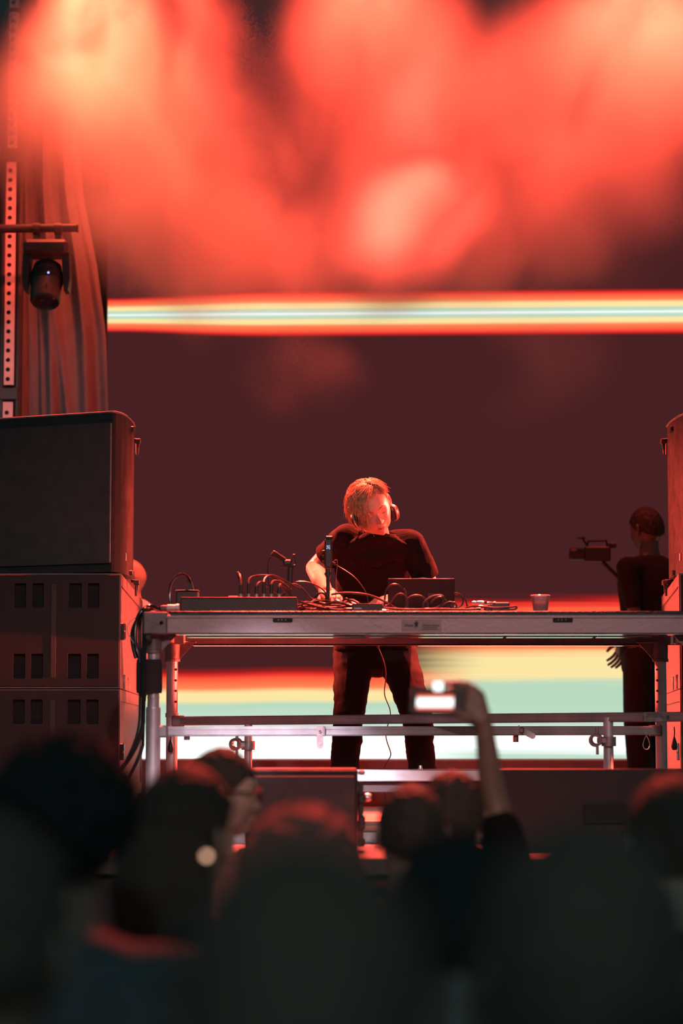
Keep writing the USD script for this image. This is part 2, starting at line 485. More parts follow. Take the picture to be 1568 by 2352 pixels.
# perforated strip pieces between the posts
M_STRIP = mat("perforated_strip", (0.75, 0.6, 0.58), 0.5, 0.0, vary=0.15)
yT = lambda py: 1.8 + (1680 - py) * YT / FPX
for p0, p1 in ((-90, -10), (0, 325), (358, 882), (922, 1250)):
    zb2, zt2 = yT(p1), yT(p0)
    w = 0.058
    holes = []
    plate = sbox(-w / 2, zb2, w / 2, zt2)
    k = int((zt2 - zb2) / 0.056)
    for i in range(k):
        plate = plate.difference(Point(-0.006, zb2 + (i + 0.6) * 0.056).buffer(0.013, 6))
    xm_ = (xa + xb_) / 2 - 0.004 + 0.016 * ((zb2 + zt2) / 2 - zlo) / (zhi - zlo)
    obj("strip", moved(front(plate, YT - 0.035, 0.004), (xm_, 0, 0)), M_STRIP, tw, smooth=False)
    obj("channel", bevel_box((xm_ - 0.028, YT - 0.012, zb2), (xm_ + 0.028, YT + 0.0, zt2), 0.002), M_BLACKM, tw, smooth=False)
for p0 in (342, 902):
    obj("crosspiece", bevel_box((xa - 0.01, YT - 0.03, yT(p0 + 14)), (xb_ + 0.012, YT + 0.012, yT(p0 - 14)), 0.004), M_BLACK, tw, smooth=False)
# red wash lamp for tower, drape and moving light
spot("drape_lamp", (-1.2, 10.4, 5.4), (-2.12, 13.95, 4.7), RED, 11, 8, 0.8, 0.06)

YM = 13.3
mh_c = W(108, 640, YM)
bar_z = W(108, 526, YM)[2]
pp = thing("lighting_pipe", "short dark pipe that carries the moving head lamp", "pipe", W(20, 526, YM))
obj("pipe", rod(W(-30, 526, YM), W(178, 523, YM), 0.024), M_BLACK, pp)
obj("end_cap", rod(W(176, 523, YM), W(180, 523, YM), 0.027), M_BLACK, pp)
ml = thing("moving_head_lamp", "black moving head lamp pointing down beside the drape", "stage lamp", (mh_c[0], YM, bar_z))
c = np.array([mh_c[0], YM, 0])
zz = lambda py: W(108, py, YM)[2]
for dx in (-0.06, 0.06):
    obj("clamp", join(xf(lathe([(0.0245, -0.02), (0.036, -0.02), (0.036, 0.02), (0.0245, 0.02), (0.0245, -0.02)], 20, axis=(1, 0, 0)), trimesh.transformations.translation_matrix(c + [dx, 0, bar_z])), box(c + [dx, 0, (bar_z - 0.037 + zz(556)) / 2], (0.035, 0.03, bar_z - 0.037 - zz(556)))), M_BLACK, ml)
obj("base", bevel_box(c + [-0.125, -0.1, zz(590)], c + [0.125, 0.1, zz(556)], 0.02), M_BLACK, ml)
for s in (-1, 1):
    arm = front(Polygon([(s * 0.128, zz(585)), (s * 0.085, zz(585)), (s * 0.097, zz(655)), (s * 0.1, zz(672)), (s * 0.122, zz(670)), (s * 0.133, zz(645))]), -0.06, 0.12)
    obj("yoke_arm", moved(arm, c), M_BLACK, ml, smooth=False)
tilt = trimesh.transformations.translation_matrix(c + [0.0, -0.01, zz(640)]) @ rot((1, 0, 0), -24)
hd = xf(lathe([(0.0, 0.10), (0.05, 0.10), (0.078, 0.075), (0.088, 0.02), (0.088, -0.05), (0.084, -0.06), (0.084, -0.15), (0.075, -0.165), (0.07, -0.16), (0.066, -0.14), (0.0, -0.14)], 36), tilt)
obj("lamp_head", hd, M_BLACK, ml, label="barrel head with the lens at its lower end")
obj("lens", xf(ball((0, 0, -0.128), 0.066, 3, (1, 1, 0.3)), tilt), mat("lens_glass", (0.02, 0.03, 0.05), 0.05), ml)
obj("cooling_ring", xf(join(*[lathe([(0.086, z), (0.092, z), (0.092, z + 0.006), (0.086, z + 0.006)], 36) for z in (-0.03, -0.015, 0.0, 0.015)]), tilt), M_BLACKM, ml, smooth=False)
obj("status_light", ball(W(111, 626, YM - 0.125), 0.006, 2), glow("status_blue", (0.5, 0.75, 1.6), 1.2), ml, label="tiny blue status light")

# ------------------------------------------------------------------ table: a stage deck on legs
Y0, Y1 = 9.97, 11.19
ZT = float(W(784, 1403, Y0)[2])
TX0, TX1 = float(W(330, 1430, Y0)[0]), float(W(330, 1430, Y0)[0]) + 2.44
zf = lambda py, y=Y0: float(W(784, py, y)[2])
tb = thing("deck_table", "long table made of a grey metal stage deck with black top on tube legs", "table", ((TX0 + TX1) / 2, (Y0 + Y1) / 2, ZS))
obj("deck_top", bevel_box((TX0 + 0.11, Y0 + 0.004, zf(1412)), (TX1 - 0.11, Y1 - 0.004, ZT), 0.003), mat("deck_black", (0.02, 0.016, 0.016), 0.45, bump=0.3, bscale=150), tb, smooth=False, label="black deck board")


def rail(x0, x1, ya, yb, z0, z1):
    """A deck rail: a box with a groove, a lip along the top and a flange below."""
    return join(bevel_box((x0, ya, z0), (x1, yb, z1), 0.003), bevel_box((x0, ya - 0.004, z1 - 0.016), (x1, yb, z1 - 0.004), 0.002))


ZB = zf(1455)
obj("front_rail", rail(TX0 + 0.02, TX1 - 0.02, Y0, Y0 + 0.05, ZB, zf(1411)), M_ALUDULL, tb, smooth=False)
zr0, zr1 = float(W(784, 1482, Y1)[2]), zf(1412)
obj("rear_rail", rail(TX0 + 0.02, TX1 - 0.02, Y1 - 0.05, Y1, zr0, zr1), M_ALUDULL, tb, smooth=False)
obj("rail_flange", bevel_box((TX0 + 0.13, Y0 + 0.004, ZB - 0.004), (TX1 - 0.13, Y0 + 0.10, ZB - 0.0005), 0.001), M_POLISH, tb, smooth=False, label="polished lower flange of the front rail")
obj("rail_flange", bevel_box((TX0 + 0.13, Y1 - 0.06, zr0 - 0.004), (TX1 - 0.13, Y1 + 0.05, zr0 - 0.0005), 0.001), M_POLISH, tb, smooth=False, label="polished lower flange of the rear rail")
zc2 = float(W(784, 1463.5, 10.42)[2])
for xq0, xq1 in ((436, 838), (846, 1148), (1156, 1350), (1358, 1480)):
    obj("cross_strip", bevel_box((W(xq0, 0, 10.42)[0], 10.42, zc2), (W(xq1, 0, 10.42)[0], 10.52, zc2 + 0.012), 0.001), M_POLISH, tb, smooth=False)  # added polished strips that mirror the screen as a second bright line
for xx in (TX0, TX1 - 0.05):
    obj("side_rail", bevel_box((xx, Y0 + 0.05, ZB), (xx + 0.05, Y1 - 0.05, zf(1411)), 0.003), M_ALUDULL, tb, smooth=False)
LEG = {"fl": W(352, 1600, 10.06), "rl": W(395, 1600, 11.12)}
LEG["rr"] = W(1517, 1600, 11.12)
LEG["fr"] = np.array([LEG["rr"][0] + 0.01, 10.06, 0])
M_CAST = mat("corner_casting", (0.22, 0.19, 0.19), 0.55, 0.5, vary=0.35, scale=20)
for k, (lx, ly, _) in LEG.items():
    left = k[1] == "l"
    ex = TX0 - 0.002 if left else TX1 + 0.002
    yy = (Y0 - 0.006, Y0 + 0.11) if k[0] == "f" else (Y1 - 0.11, Y1 + 0.006)
    blk = bevel_box((min(ex, ex + (0.1 if left else -0.1)), yy[0], ZB - 0.004), (max(ex, ex + (0.1 if left else -0.1)), yy[1], ZT - 0.003), 0.006)
    obj("corner_casting", blk, M_CAST, tb, smooth=False)
    zs0 = zf(1500, ly) if k[0] == "f" else zf(1520, ly)
    zs1 = ZB + 0.01
    s = 1 if left else -1
    sock = join(lathe([(0.029, zs0), (0.037, zs0), (0.037, zs0 + 0.012), (0.034, zs0 + 0.014), (0.036, zs1), (0.0, zs1)], 28, (lx, ly, 0)))
    obj("leg_socket", sock, M_CAST, tb)
    g = front([(0.02 * s, zs0 + 0.01), (0.034 * s, zs0 + 0.01), (0.095 * s, zs1 - 0.014), (0.095 * s, zs1), (0.02 * s, zs1)], ly - 0.005, 0.01)
    obj("gusset", moved(join(g, box((0.06 * s, ly, zs1 - 0.004), (0.10, 0.06, 0.008))), (lx, 0, 0)), M_CAST, tb, smooth=False)
    if k[0] == "f":
        obj("leg", join(lathe([(0.0, ZS), (0.045, ZS), (0.045, ZS + 0.01), (0.0305, ZS + 0.012), (0.0305, zf(1628, ly)), (0.0285, zf(1624, ly)), (0.025, zf(1624, ly)), (0.0245, zf(1606, ly)), (0.0255, zf(1604, ly)), (0.0255, zf(1600, ly)), (0.0245, zf(1598, ly)), (0.0245, zs1)], 32, (lx, ly, 0))), M_ALU, tb)
    else:
        lg_ = lathe([(0.0, ZS), (0.045, ZS), (0.045, ZS + 0.01), (0.0262, ZS + 0.012), (0.0262, zf(1648, ly)), (0.030, zf(1647, ly)), (0.030, zf(1638, ly)), (0.0262, zf(1637, ly)), (0.0262, zs1)], 32, (lx, ly, 0))
        lg = obj("leg", lg_, M_ALU, tb)
        for py in (1538, 1563, 1587, 1612):
            obj("peg_hole", rod((lx + s * 0.018, ly - 0.0195, zf(py, ly)), (lx + s * 0.0195, ly - 0.0215, zf(py, ly)), 0.0055, 10), M_DARKHOLE, lg)
# braces: two square tubes crossing between the legs
BR = [(np.array([LEG["fl"][0] + 0.03, 10.07, zf(1680, 10.06)]), np.array([LEG["rr"][0] - 0.03, 11.10, zf(1678, 11.12)])),
      (np.array([LEG["rl"][0] + 0.03, 11.11, zf(1656, 11.12)]), np.array([LEG["fr"][0] - 0.02, 10.07, zf(1646, 10.06)]))]


def along(br, px):
    """The point of a brace that is seen at column px."""
    a, b = br
    lo, hi = 0.0, 1.0
    for _ in range(40):
        m = (lo + hi) / 2
        q = a + (b - a) * m
        lo, hi = (m, hi) if 784 + q[0] / q[1] * FPX < px else (lo, m)
    return a + (b - a) * lo


for k, (a, b) in enumerate(BR):
    d = (b - a) / np.linalg.norm(b - a)
    n = np.cross(d, [0, 0, 1.0])
    n /= np.linalg.norm(n)
    m = np.eye(4)
    m[:3, 0], m[:3, 1], m[:3, 2], m[:3, 3] = d, -n, np.cross(d, -n), a
    L = np.linalg.norm(b - a)
    h = 0.041
    t = join(bevel_box((0, -0.018, -h / 2), (L, 0.018, h / 2), 0.004), bevel_box((0.0, -0.0195, 0.006), (L, 0.0, 0.0145), 0.001), bevel_box((0.0, -0.0195, -0.015), (L, 0, -0.008), 0.001))
    obj("brace", xf(t, m), M_ALU if k == 0 else M_ALUDULL, tb, smooth=False)
    for e in (a, b):
        obj("brace_end", box(e, (0.06, 0.05, 0.05), 0.006), M_CAST, tb, smooth=False)


def latch(at, lean=0.0, w=0.028, h=0.075):
    """A rounded latch plate with a hole, hung on the front of a brace."""
    g = Polygon([(-w / 2, 0.02), (w / 2, 0.02), (w / 2, -h + w / 2), (-w / 2, -h + w / 2)]).union(Point(0, -h + w / 2).buffer(w / 2, 8)).difference(Point(0, 0.0).buffer(0.007, 8))
    return join(xf(front(g, -0.006, 0.006), trimesh.transformations.translation_matrix(at + [0, -0.022, 0]) @ rot((0, 1, 0), lean)), xf(lathe([(0.004, 0), (0.0065, 0), (0.0065, 0.02), (0.004, 0.02), (0.004, 0)], 14, axis=(0, 1, 0)), trimesh.transformations.translation_matrix(at + [0, -0.035, 0])))


p = along(BR[0], 735)
obj("latch_surround", box(p + [0, -0.019, 0.0], (0.044, 0.01, 0.043), 0.003), M_CAST, tb, smooth=False)
obj("latch_plate", latch(p), M_ALUDULL, tb, label="rounded latch plate with a bolt hole on the silver brace")
p = along(BR[0], 1200)
obj("latch_plate", latch(p + [-0.012, 0, 0.004], -62, 0.026, 0.07), M_STEEL, tb, label="latch plate swung out to the side")
obj("latch_knob", box(p + [-0.012, -0.024, 0.002], (0.026, 0.02, 0.03), 0.006), M_CAST, tb, smooth=False)
for px, br in ((430, 0), (1183, 0)):
    p = along(BR[br], px)
    obj("stop_bolt", rod(p + [0, 0.02, -0.008], p + [0, 0.02, -0.05 if px > 1000 else -0.036], 0.0125), M_ALUDULL, tb)
# short legs under the rear brace, with pipe clamps
for px, yo in ((571, 0), (1394, 0)):
    p = along(BR[1], px)
    obj("brace_leg", join(rod(p + [0, 0, 0.0], (p[0], p[1], ZS), 0.021 if px > 1000 else 0.018), lathe([(0.0, ZS), (0.04, ZS), (0.04, ZS + 0.008), (0.0, ZS + 0.01)], 20, (p[0], p[1], 0))), M_ALU, tb)
    zc_ = zf(1712 if px < 1000 else 1703, p[1])
    q = np.array([p[0], p[1] - 0.012, zc_])
    ring = lathe([(0.021, -0.02), (0.031, -0.02), (0.031, 0.02), (0.021, 0.02), (0.021, -0.02)], 22, q)
    ring2 = lathe([(0.016, -0.016), (0.028, -0.016), (0.028, 0.016), (0.016, 0.016), (0.016, -0.016)], 22, q + [-0.055, -0.01, 0.006], (0.3, 1, 0.1))
    obj("pipe_clamp", join(ring, ring2, box(q + [-0.025, -0.012, 0.004], (0.05, 0.03, 0.03), 0.006), rod(q + [-0.05, -0.02, -0.02], q + [-0.05, -0.02, -0.055], 0.006), rod(q + [-0.05, -0.01, 0.03], q + [-0.05, -0.01, 0.06], 0.007)), M_STEEL if px < 1000 else M_ALUDULL, tb)
# black pear grips and a spring clip on cords
for px, py, yv in ((392, 1714, 11.07), (1548, 1708, 10.9)):
    g = W(px, py, yv)
    obj("pin_grip", join(lathe([(0.0, -0.03), (0.010, -0.027), (0.0145, -0.014), (0.012, 0.004), (0.006, 0.024), (0.003, 0.03), (0.0, 0.031)], 18, g), tube([g + [0, 0, 0.03], g + [0.002, 0, 0.05], g + [0.0, 0, 0.075 if px > 500 else 0.06]], 0.0025, 8)), M_RUBBER, tb, label="black pear-shaped grip on a short cord")
g = W(1484, 1706, 11.0)
a_ = np.linspace(0, 2 * np.pi, 28)
obj("spring_clip", join(tube(np.stack([g[0] + 0.0135 * np.sin(a_) * (1 - 0.45 * np.cos(a_)), np.full(28, g[1]), g[2] + 0.03 * np.cos(a_)], 1), 0.0025, 8), rod(g + [0, 0, 0.03], g + [0, 0, 0.05], 0.002, 8)), M_STEEL, tb)
# slots in the front rail
for px in (649, 1292):
    q = W(px, 1424, Y0)
    sl = sbox(-0.035, -0.0045, 0.035, 0.0045).buffer(0.006, 6)
    obj("slot", moved(front(sl, Y0 - 0.0022, 0.004), (q[0], 0, q[2])), M_DARKHOLE, tb, smooth=False, label="dark rounded slot in the front rail")
    for dx in (-0.018, -0.004, 0.012):
        obj("slot_bolt", ball(q + [dx, -0.003, 0], 0.0036, 2), M_STEEL, tb)
# key hole and bolt on the corner casting
q = W(341, 1464, Y0)
obj("locking_bolt", lathe([(0.0, 0), (0.016, 0), (0.016, 0.014), (0.010, 0.02), (0.0, 0.02)], 18, q + [0, 0.012, 0], (0, -1, 0)), M_RUBBER, tb)
for (px, py, r) in ((371, 1431, 0.008), (362, 1424, 0.02)):
    q = W(px, py, Y0)
    obj("casting_recess", lathe([(0.0, 0), (r, 0), (r, 0.006), (0.0, 0.006)], 16, q + [0, -0.003, 0], (0, -1, 0)), M_CAST if r > 0.01 else M_DARKHOLE, tb)


def sticker(x0, z0, w, h, y, flip=False, worn=False):
    """The maker's plate on the rail: two words with a dark leaping emblem between them and two small lines below."""
    mt = mat("sticker_grey_worn" if worn else "sticker_grey", (0.34, 0.31, 0.31) if not worn else (0.22, 0.21, 0.2), 0.6, vary=0.2 if not worn else 0.6, scale=40)
    ink = mat("sticker_ink", (0.03, 0.02, 0.025), 0.6)
    place = trimesh.transformations.translation_matrix([x0 + w / 2, y, z0 + h / 2])
    if flip:
        place = place @ rot((0, 1, 0), 180)
    base = xf(front(sbox(-w / 2, -h / 2, w / 2, h / 2), -0.001, 0.001), place)
    pl = obj("sticker", base, mt, tb, smooth=False, label="worn grey maker's sticker, upside down" if flip else "grey maker's sticker with two words and a dark emblem")
    for txt, tx, tz, th in (("Stage", -0.44 * w, 0.0, 0.19 * h), ("Dimensions", 0.02 * w, 0.0, 0.20 * h)):
        t = meshkit.text_mesh(txt, th, 0.0004, bold=True)
        t.apply_transform(np.array([[1, 0.2, 0, 0], [0, 1, 0, 0], [0, 0, 1, 0], [0, 0, 0, 1.0]]))
        wd = t.bounds[1][0] - t.bounds[0][0]
        t.apply_scale([(0.23 * w if txt == "Stage" else 0.43 * w) / wd, 1, 1])
        obj("lettering", xf(t, place @ trimesh.transformations.translation_matrix([tx, -0.001, tz - th / 2]) @ FRONT), ink, pl, smooth=False)
    em = Polygon([(-0.2, -0.4), (-0.12, -0.1), (-0.24, 0.15), (-0.1, 0.1), (-0.12, 0.42), (0.0, 0.2), (0.12, 0.42), (0.1, 0.12), (0.26, 0.2), (0.14, -0.05), (0.22, -0.3), (0.06, -0.14), (0.0, -0.4), (-0.06, -0.14)])
    from shapely import affinity
    obj("emblem", xf(front(affinity.scale(em, 0.26 * w, 1.0 * h, origin=(0, 0)), -0.0016, 0.0008), place @ trimesh.transformations.translation_matrix([-0.13 * w, 0, 0.08 * h])), ink, pl, smooth=False)
    obj("small_print", xf(join(*[front(sbox(a0 * w, b0 * h - 0.0012, a1 * w, b0 * h + 0.0012), -0.0014, 0.0005) for a0, a1, b0 in ((0.06, 0.36, -0.2), (0.36, 0.4, -0.2), (0.02, 0.42, -0.34))]), place), ink, pl, smooth=False)


qa, qb = W(922, 1450, Y0), W(1013, 1423, Y0)
sticker(qa[0], qa[2], qb[0] - qa[0], qb[2] - qa[2], Y0 - 0.0005)
pb = along(BR[1], 1518)
sticker(pb[0] - 0.08, pb[2] - 0.019, 0.16, 0.038, pb[1] - 0.030, flip=True, worn=True)
# black tape wrap that binds the cables to the front leg
lx, ly, _ = LEG["fl"]
wr = []
for k, py in enumerate(np.linspace(1515, 1592, 9)):
    z = zf(py, ly)
    for a in np.linspace(0, 2 * np.pi, 20, endpoint=False):
        wr.append((lx - 0.017 + (0.052 + 0.002 * (k % 2)) * math.cos(a), ly - 0.004 + 0.036 * math.sin(a), z))
obj("tape_wrap", m3.Manifold.hull_points(np.array(wr)), M_BLACKM, tb, smooth=60, label="black tape wrap binding cables to the leg")

# ------------------------------------------------------------------ low deck on the stage, under the table
DY0, DY1 = 10.34, 11.0
dk = thing("low_deck", "low silver-edged stage deck under the table", "platform", (0.36, 10.7, ZS))
dz1 = float(W(900, 1768, DY0)[2])
dz0 = float(W(900, 1821, DY0)[2])
dxa, dxb = -0.42, 1.0
dzm = float(W(900, 1795, DY0)[2])
obj("deck_rail", bevel_box((dxa, DY0, dzm), (dxb, DY0 + 0.05, dz1), 0.004), M_ALU, dk, smooth=False, label="silver front rail")
obj("deck_rail", bevel_box((dxa, DY0 + 0.03, dz0), (dxb, DY0 + 0.068, dzm - 0.001), 0.004), mat("brown_rail", (0.05, 0.025, 0.023), 0.6), dk, smooth=False, label="dull lower rail")
obj("deck_board", bevel_box((dxa, DY0 + 0.051, dzm + 0.002), (dxb, DY1, dz1 - 0.006), 0.003), M_BLACKM, dk, smooth=False)
for sx in (dxa + 0.05, dxb - 0.05):
    for sy in (DY0 + 0.09, DY1 - 0.06):
        obj("deck_leg", rod((sx, sy, ZS), (sx, sy, dz1 - 0.041), 0.024), M_ALUDULL, dk)
q = W(965, 1762, DY0 + 0.03)
obj("edge_bolt", lathe([(0.0, 0.018), (0.006, 0.018), (0.008, 0.006), (0.012, 0.004), (0.012, -0.004), (0.0, -0.004)], 14, (q[0], q[1], dz1)), M_STEEL, dk)
q = W(893, 1912, 10.62)
pbx = thing("power_box", "small black power box standing on the lit floor under the low deck", "box", (q[0], 10.6, ZS))
obj("box_body", bevel_box((q[0] - 0.028, 10.56, ZS), (q[0] + 0.05, 10.66, ZS + 0.03), 0.004), M_BLACK, pbx, smooth=False)
obj("box_socket", bevel_box((q[0] - 0.022, 10.57, ZS + 0.031), (q[0] + 0.045, 10.65, ZS + 0.078), 0.004), M_BLACK, pbx, smooth=False)
obj("power_plug", join(bevel_box((q[0] - 0.006, 10.59, ZS + 0.079), (q[0] + 0.03, 10.63, ZS + 0.11), 0.006)), M_RUBBER, pbx, smooth=False)

# ------------------------------------------------------------------ loudspeaker stacks
YF = 11.3
M_EDGE = mat("highlight_trim", (0.30, 0.25, 0.24), 0.4)  # lighter trim paint that puts bright edge lines into the colour


def footprint_xf(p, flip_x):
    return [(2 * flip_x - x, y) for x, y in p][::-1] if flip_x is not None else p


def cabinet(poly, z0, z1, r=0.004):
    return prism(Polygon(poly).buffer(-r).buffer(r, 4), z1 - z0, trimesh.transformations.translation_matrix([0, 0, z0]))


def top_box(label, flip=None):
    """A trapezoid loudspeaker with rounded cheeks, a cloth grille and rigging on its side."""
    mx = (lambda x: x) if flip is None else (lambda x: 2 * flip - x)
    s = 1 if flip is None else -1
    z1, z0 = float(W(255, 942, YF)[2]), float(W(257, 1316, YF)[2])
    pts = []
    for px, py in ((255, 942), (262, 942.6), (275, 946), (286, 952), (295, 960), (302, 968), (305, 976)):
        y = (z1 - 1.8) * FPX / (1680 - py)
        pts.append(((px - 784) / FPX * y, y))
    c0 = np.array(pts[0])
    d = np.array([-0.91, 0.414])
    nrm = np.array([d[1], -d[0]])          # points to the back
    nrm = -nrm if nrm[1] < 0 else nrm
    c1 = c0 + d * 0.74
    loc = [((q - c0) @ d, (q - c0) @ nrm) for q in map(np.array, pts)]
    right = [c0 + d * a + nrm * b for a, b in loc]
    left = [c0 + d * (0.74 - a) + nrm * b for a, b in loc]
    back_r, back_l = c0 + d * 0.34 + nrm * 0.56, c0 + d * 0.50 + nrm * 0.56
    poly = [(mx(x), y) for x, y in [*right, back_r, back_l, *left[::-1]]]
    if flip is not None:
        poly = poly[::-1]
    base = np.array([mx((c0 + c1)[0] / 2 + nrm[0] * 0.2), (c0 + c1)[1] / 2 + nrm[1] * 0.2, z0])
    t = thing("loudspeaker", label, "loudspeaker", base)
    obj("cabinet", cabinet(poly, z0 + 0.008, z1), M_SPK, t, smooth=25)
    g0, g1, gy = c0 + d * 0.006 - nrm * 0.018, c0 + d * 0.734 - nrm * 0.018, nrm * 0.017
    gp = [(mx(x), y) for x, y in (g0, g0 + gy, g1 + gy, g1)]
    zg0, zg1 = float(W(257, 1292, YF)[2]), float(W(257, 968, YF)[2])
    obj("grille", prism(Polygon(gp).buffer(0), zg1 - zg0, trimesh.transformations.translation_matrix([0, 0, zg0])), M_GRILLE, t, smooth=False, label="black cloth grille")
    for zq in (z1 - 0.03, zg0 - 0.02):
        pass
    edge = [(mx(q[0]), q[1], z1 - 0.002) for q in [c1, c0, *map(np.array, pts[1:])]]
    obj("top_edge", tube(np.array(edge), 0.0055, 8), M_EDGE, t, label="rounded top trim in lighter paint for a highlight line")
    ge = c0 + d * 0.004 - nrm * 0.010
    obj("grille_edge", rod((mx(ge[0]), ge[1], zg0 + 0.004), (mx(ge[0]), ge[1], zg1 - 0.004), 0.005), M_EDGE, t)  # lighter rod painted as the lit edge of the grille
    # rigging brackets and quick-release pins
    e = np.array(pts[-1])
    e2 = np.array(pts[-3])
    for za in (z1 - 0.056, z0 + 0.012):
        k = np.array([mx(e2[0] + 0.004), e2[1] + 0.03, za])
        obj("rigging_bracket", box(k + [0, 0.02, 0.012], (0.03, 0.07, 0.024), 0.004), M_BLACK, t, smooth=False)
        h = np.array([mx(e[0] + 0.018), e[1] + 0.01, za - 0.012])
        obj("release_pin", join(box(h + [0, 0, -0.008], (0.03, 0.04, 0.026), 0.004), rod(h + [s * -0.004, -0.01, -0.02], h + [s * -0.002, -0.012, -0.075], 0.007), rod(h + [s * 0.006, -0.012, -0.02], h + [s * 0.004, -0.012, -0.06], 0.003, 8), rod(h + [s * -0.03, 0, 0.0], h + [0, 0, 0], 0.008)), M_BLACK, t)
    k = np.array(pts[3])
    zq = float(W(291, 1279, k[1])[2])
    lab = box((mx(k[0] + 0.003), k[1] + 0.012, zq), (0.004, 0.03, 0.036), 0.001, None)
    obj("badge", lab, mat("badge_white", (0.6, 0.55, 0.55), 0.5), t, smooth=False)
    return t


def sub_stack(mx, xf_, xb_, yb, ztop, h, label_a, label_b, label_c):
    """Two deep subwoofers on a dolly; xf_, xb_: the inner side at the front and at the back."""
    s = -1 if mx else 1           # s = 1: the stack lies on the -x side
    wdt = 0.60
    for k in range(2):
        z1 = ztop - k * h
        z0 = z1 - h + 0.004
        fr = [(xf_, YF), (xb_, yb), (xb_ - s * wdt, yb), (xf_ - s * wdt, YF)]
        p = Polygon(fr)
        t = thing("subwoofer", (label_a, label_b)[k], "subwoofer", (xf_ - s * wdt / 2, (YF + yb) / 2, z0))
        body = m3.Manifold(m3.Mesh(*[np.asarray(q, dt) for q, dt in zip(vf(prism(p, z1 - z0, trimesh.transformations.translation_matrix([0, 0, z0]))), (np.float32, np.uint32))]))
        d = np.array([xb_ - xf_, yb - YF])
        L = np.linalg.norm(d)
        d /= L
        n = np.array([d[1], -d[0]]) * s        # outward, towards the stage middle
        # recess of the side panel
        a, b = np.array([xf_, YF]) + d * 0.05, np.array([xf_, YF]) + d * (L - 0.05)
        rec = m3.Manifold.hull_points(np.array([[*(q + n * o), z] for q in (a, b) for o in (-0.008, 0.02) for z in (z0 + 0.055, z1 - 0.055)]))
        body = body - rec
        pk = []
        # ports in the front
        rows = ((0.085, 0.30), (0.70, 0.915)) if k == 0 else ((0.09, 0.30), (0.69, 0.91))
        for r0, r1 in rows:
            for u0, u1 in ((0.10, 0.157), (0.183, 0.245), (0.36, 0.417), (0.443, 0.5)):
                x0, x1 = xf_ - s * u0, xf_ - s * u1
                pk.append(bevel_box((min(x0, x1), YF - 0.02, z1 - (z1 - z0) * r1), (max(x0, x1), YF + 0.05, z1 - (z1 - z0) * r0), 0.003))
        for q in pk:
            body = body - q
        obj("cabinet", body, M_CABFACE if False else M_CABINET, t, smooth=False)
        fx0, fx1 = xf_ - s * 0.006, xf_ - s * (wdt - 0.006)
        pan = bevel_box((min(fx0, fx1), YF - 0.007, z0 + 0.006), (max(fx0, fx1), YF - 0.0005, z1 - 0.006), 0.002)
        for q in pk:
            pan = pan - q
        obj("front_panel", pan, M_CABFACE, t, smooth=False, label="front panel painted dark for its shade")  # coloured darker than the cabinet to keep the front in shade
        for q in pk:
            v, f = vf(q)
            lo, hi = v.min(0), v.max(0)
            obj("port", bevel_box((lo[0] + 0.001, YF + 0.028, lo[2] + 0.001), (hi[0] - 0.001, YF + 0.049, hi[2] - 0.001), 0.001), M_DARKHOLE, t, smooth=False)
        x0, x1 = xf_ - s * 0.30, xf_ - s * 0.325
        obj("grille_bar", bevel_box((min(x0, x1), YF - 0.013, z0 + 0.05), (max(x0, x1), YF - 0.0075, z1 - 0.05), 0.002), M_GRILLE, t, smooth=False)
        # side hardware
        c = np.array([xf_, YF]) + d * 0.02
        zz_ = z1 - 0.26 if k == 0 else z1 - 0.28
        obj("side_handle", bevel_box((c[0] - 0.008, c[1] - 0.016, zz_ - 0.05), (c[0] + s * 0.016 + 0.004, c[1] + 0.05, zz_ + 0.03), 0.006), M_RUBBER, t, smooth=False)
        obj("screw", ball((c[0] + s * 0.018, c[1] - 0.014, zz_ - 0.012), 0.005, 2), M_STEEL, t)
        if k == 0:
            for q in (0.12, 0.32):
                e = np.array([xf_, YF]) + d * L * q + n * 0.004
                obj("stacking_pin", rod((e[0], e[1], z0 + 0.002), (e[0], e[1], z0 + 0.07), 0.006, 8), M_STEEL, t)
    fr = [(xf_ - s * 0.02, YF + 0.02), (xb_ - s * 0.02, yb - 0.02), (xb_ - s * (wdt - 0.02), yb - 0.02), (xf_ - s * (wdt - 0.02), YF + 0.02)]
    zb = ztop - 2 * h
    t = thing("dolly", label_c, "dolly", (xf_ - s * wdt / 2, (YF + yb) / 2, ZS))
    obj("dolly_board", prism(Polygon(fr), 0.03, trimesh.transformations.translation_matrix([0, 0, zb - 0.029])), M_BLACK, t, smooth=False)
    for q in fr:
        cx_, cy_ = np.array(q) * 0.9 + np.mean(fr, 0) * 0.1
        hgt = zb - 0.03 - ZS
        rr = min(hgt / 2, 0.06)
        obj("caster", join(lathe([(0.0, -0.018), (rr, -0.018), (rr, 0.018), (0.0, 0.018)], 20, (cx_, cy_, ZS + rr), (1, 0, 0)), box((cx_, cy_, ZS + rr + (hgt - rr) / 2), (0.05, 0.05, hgt - rr), 0.003)), M_RUBBER, t)


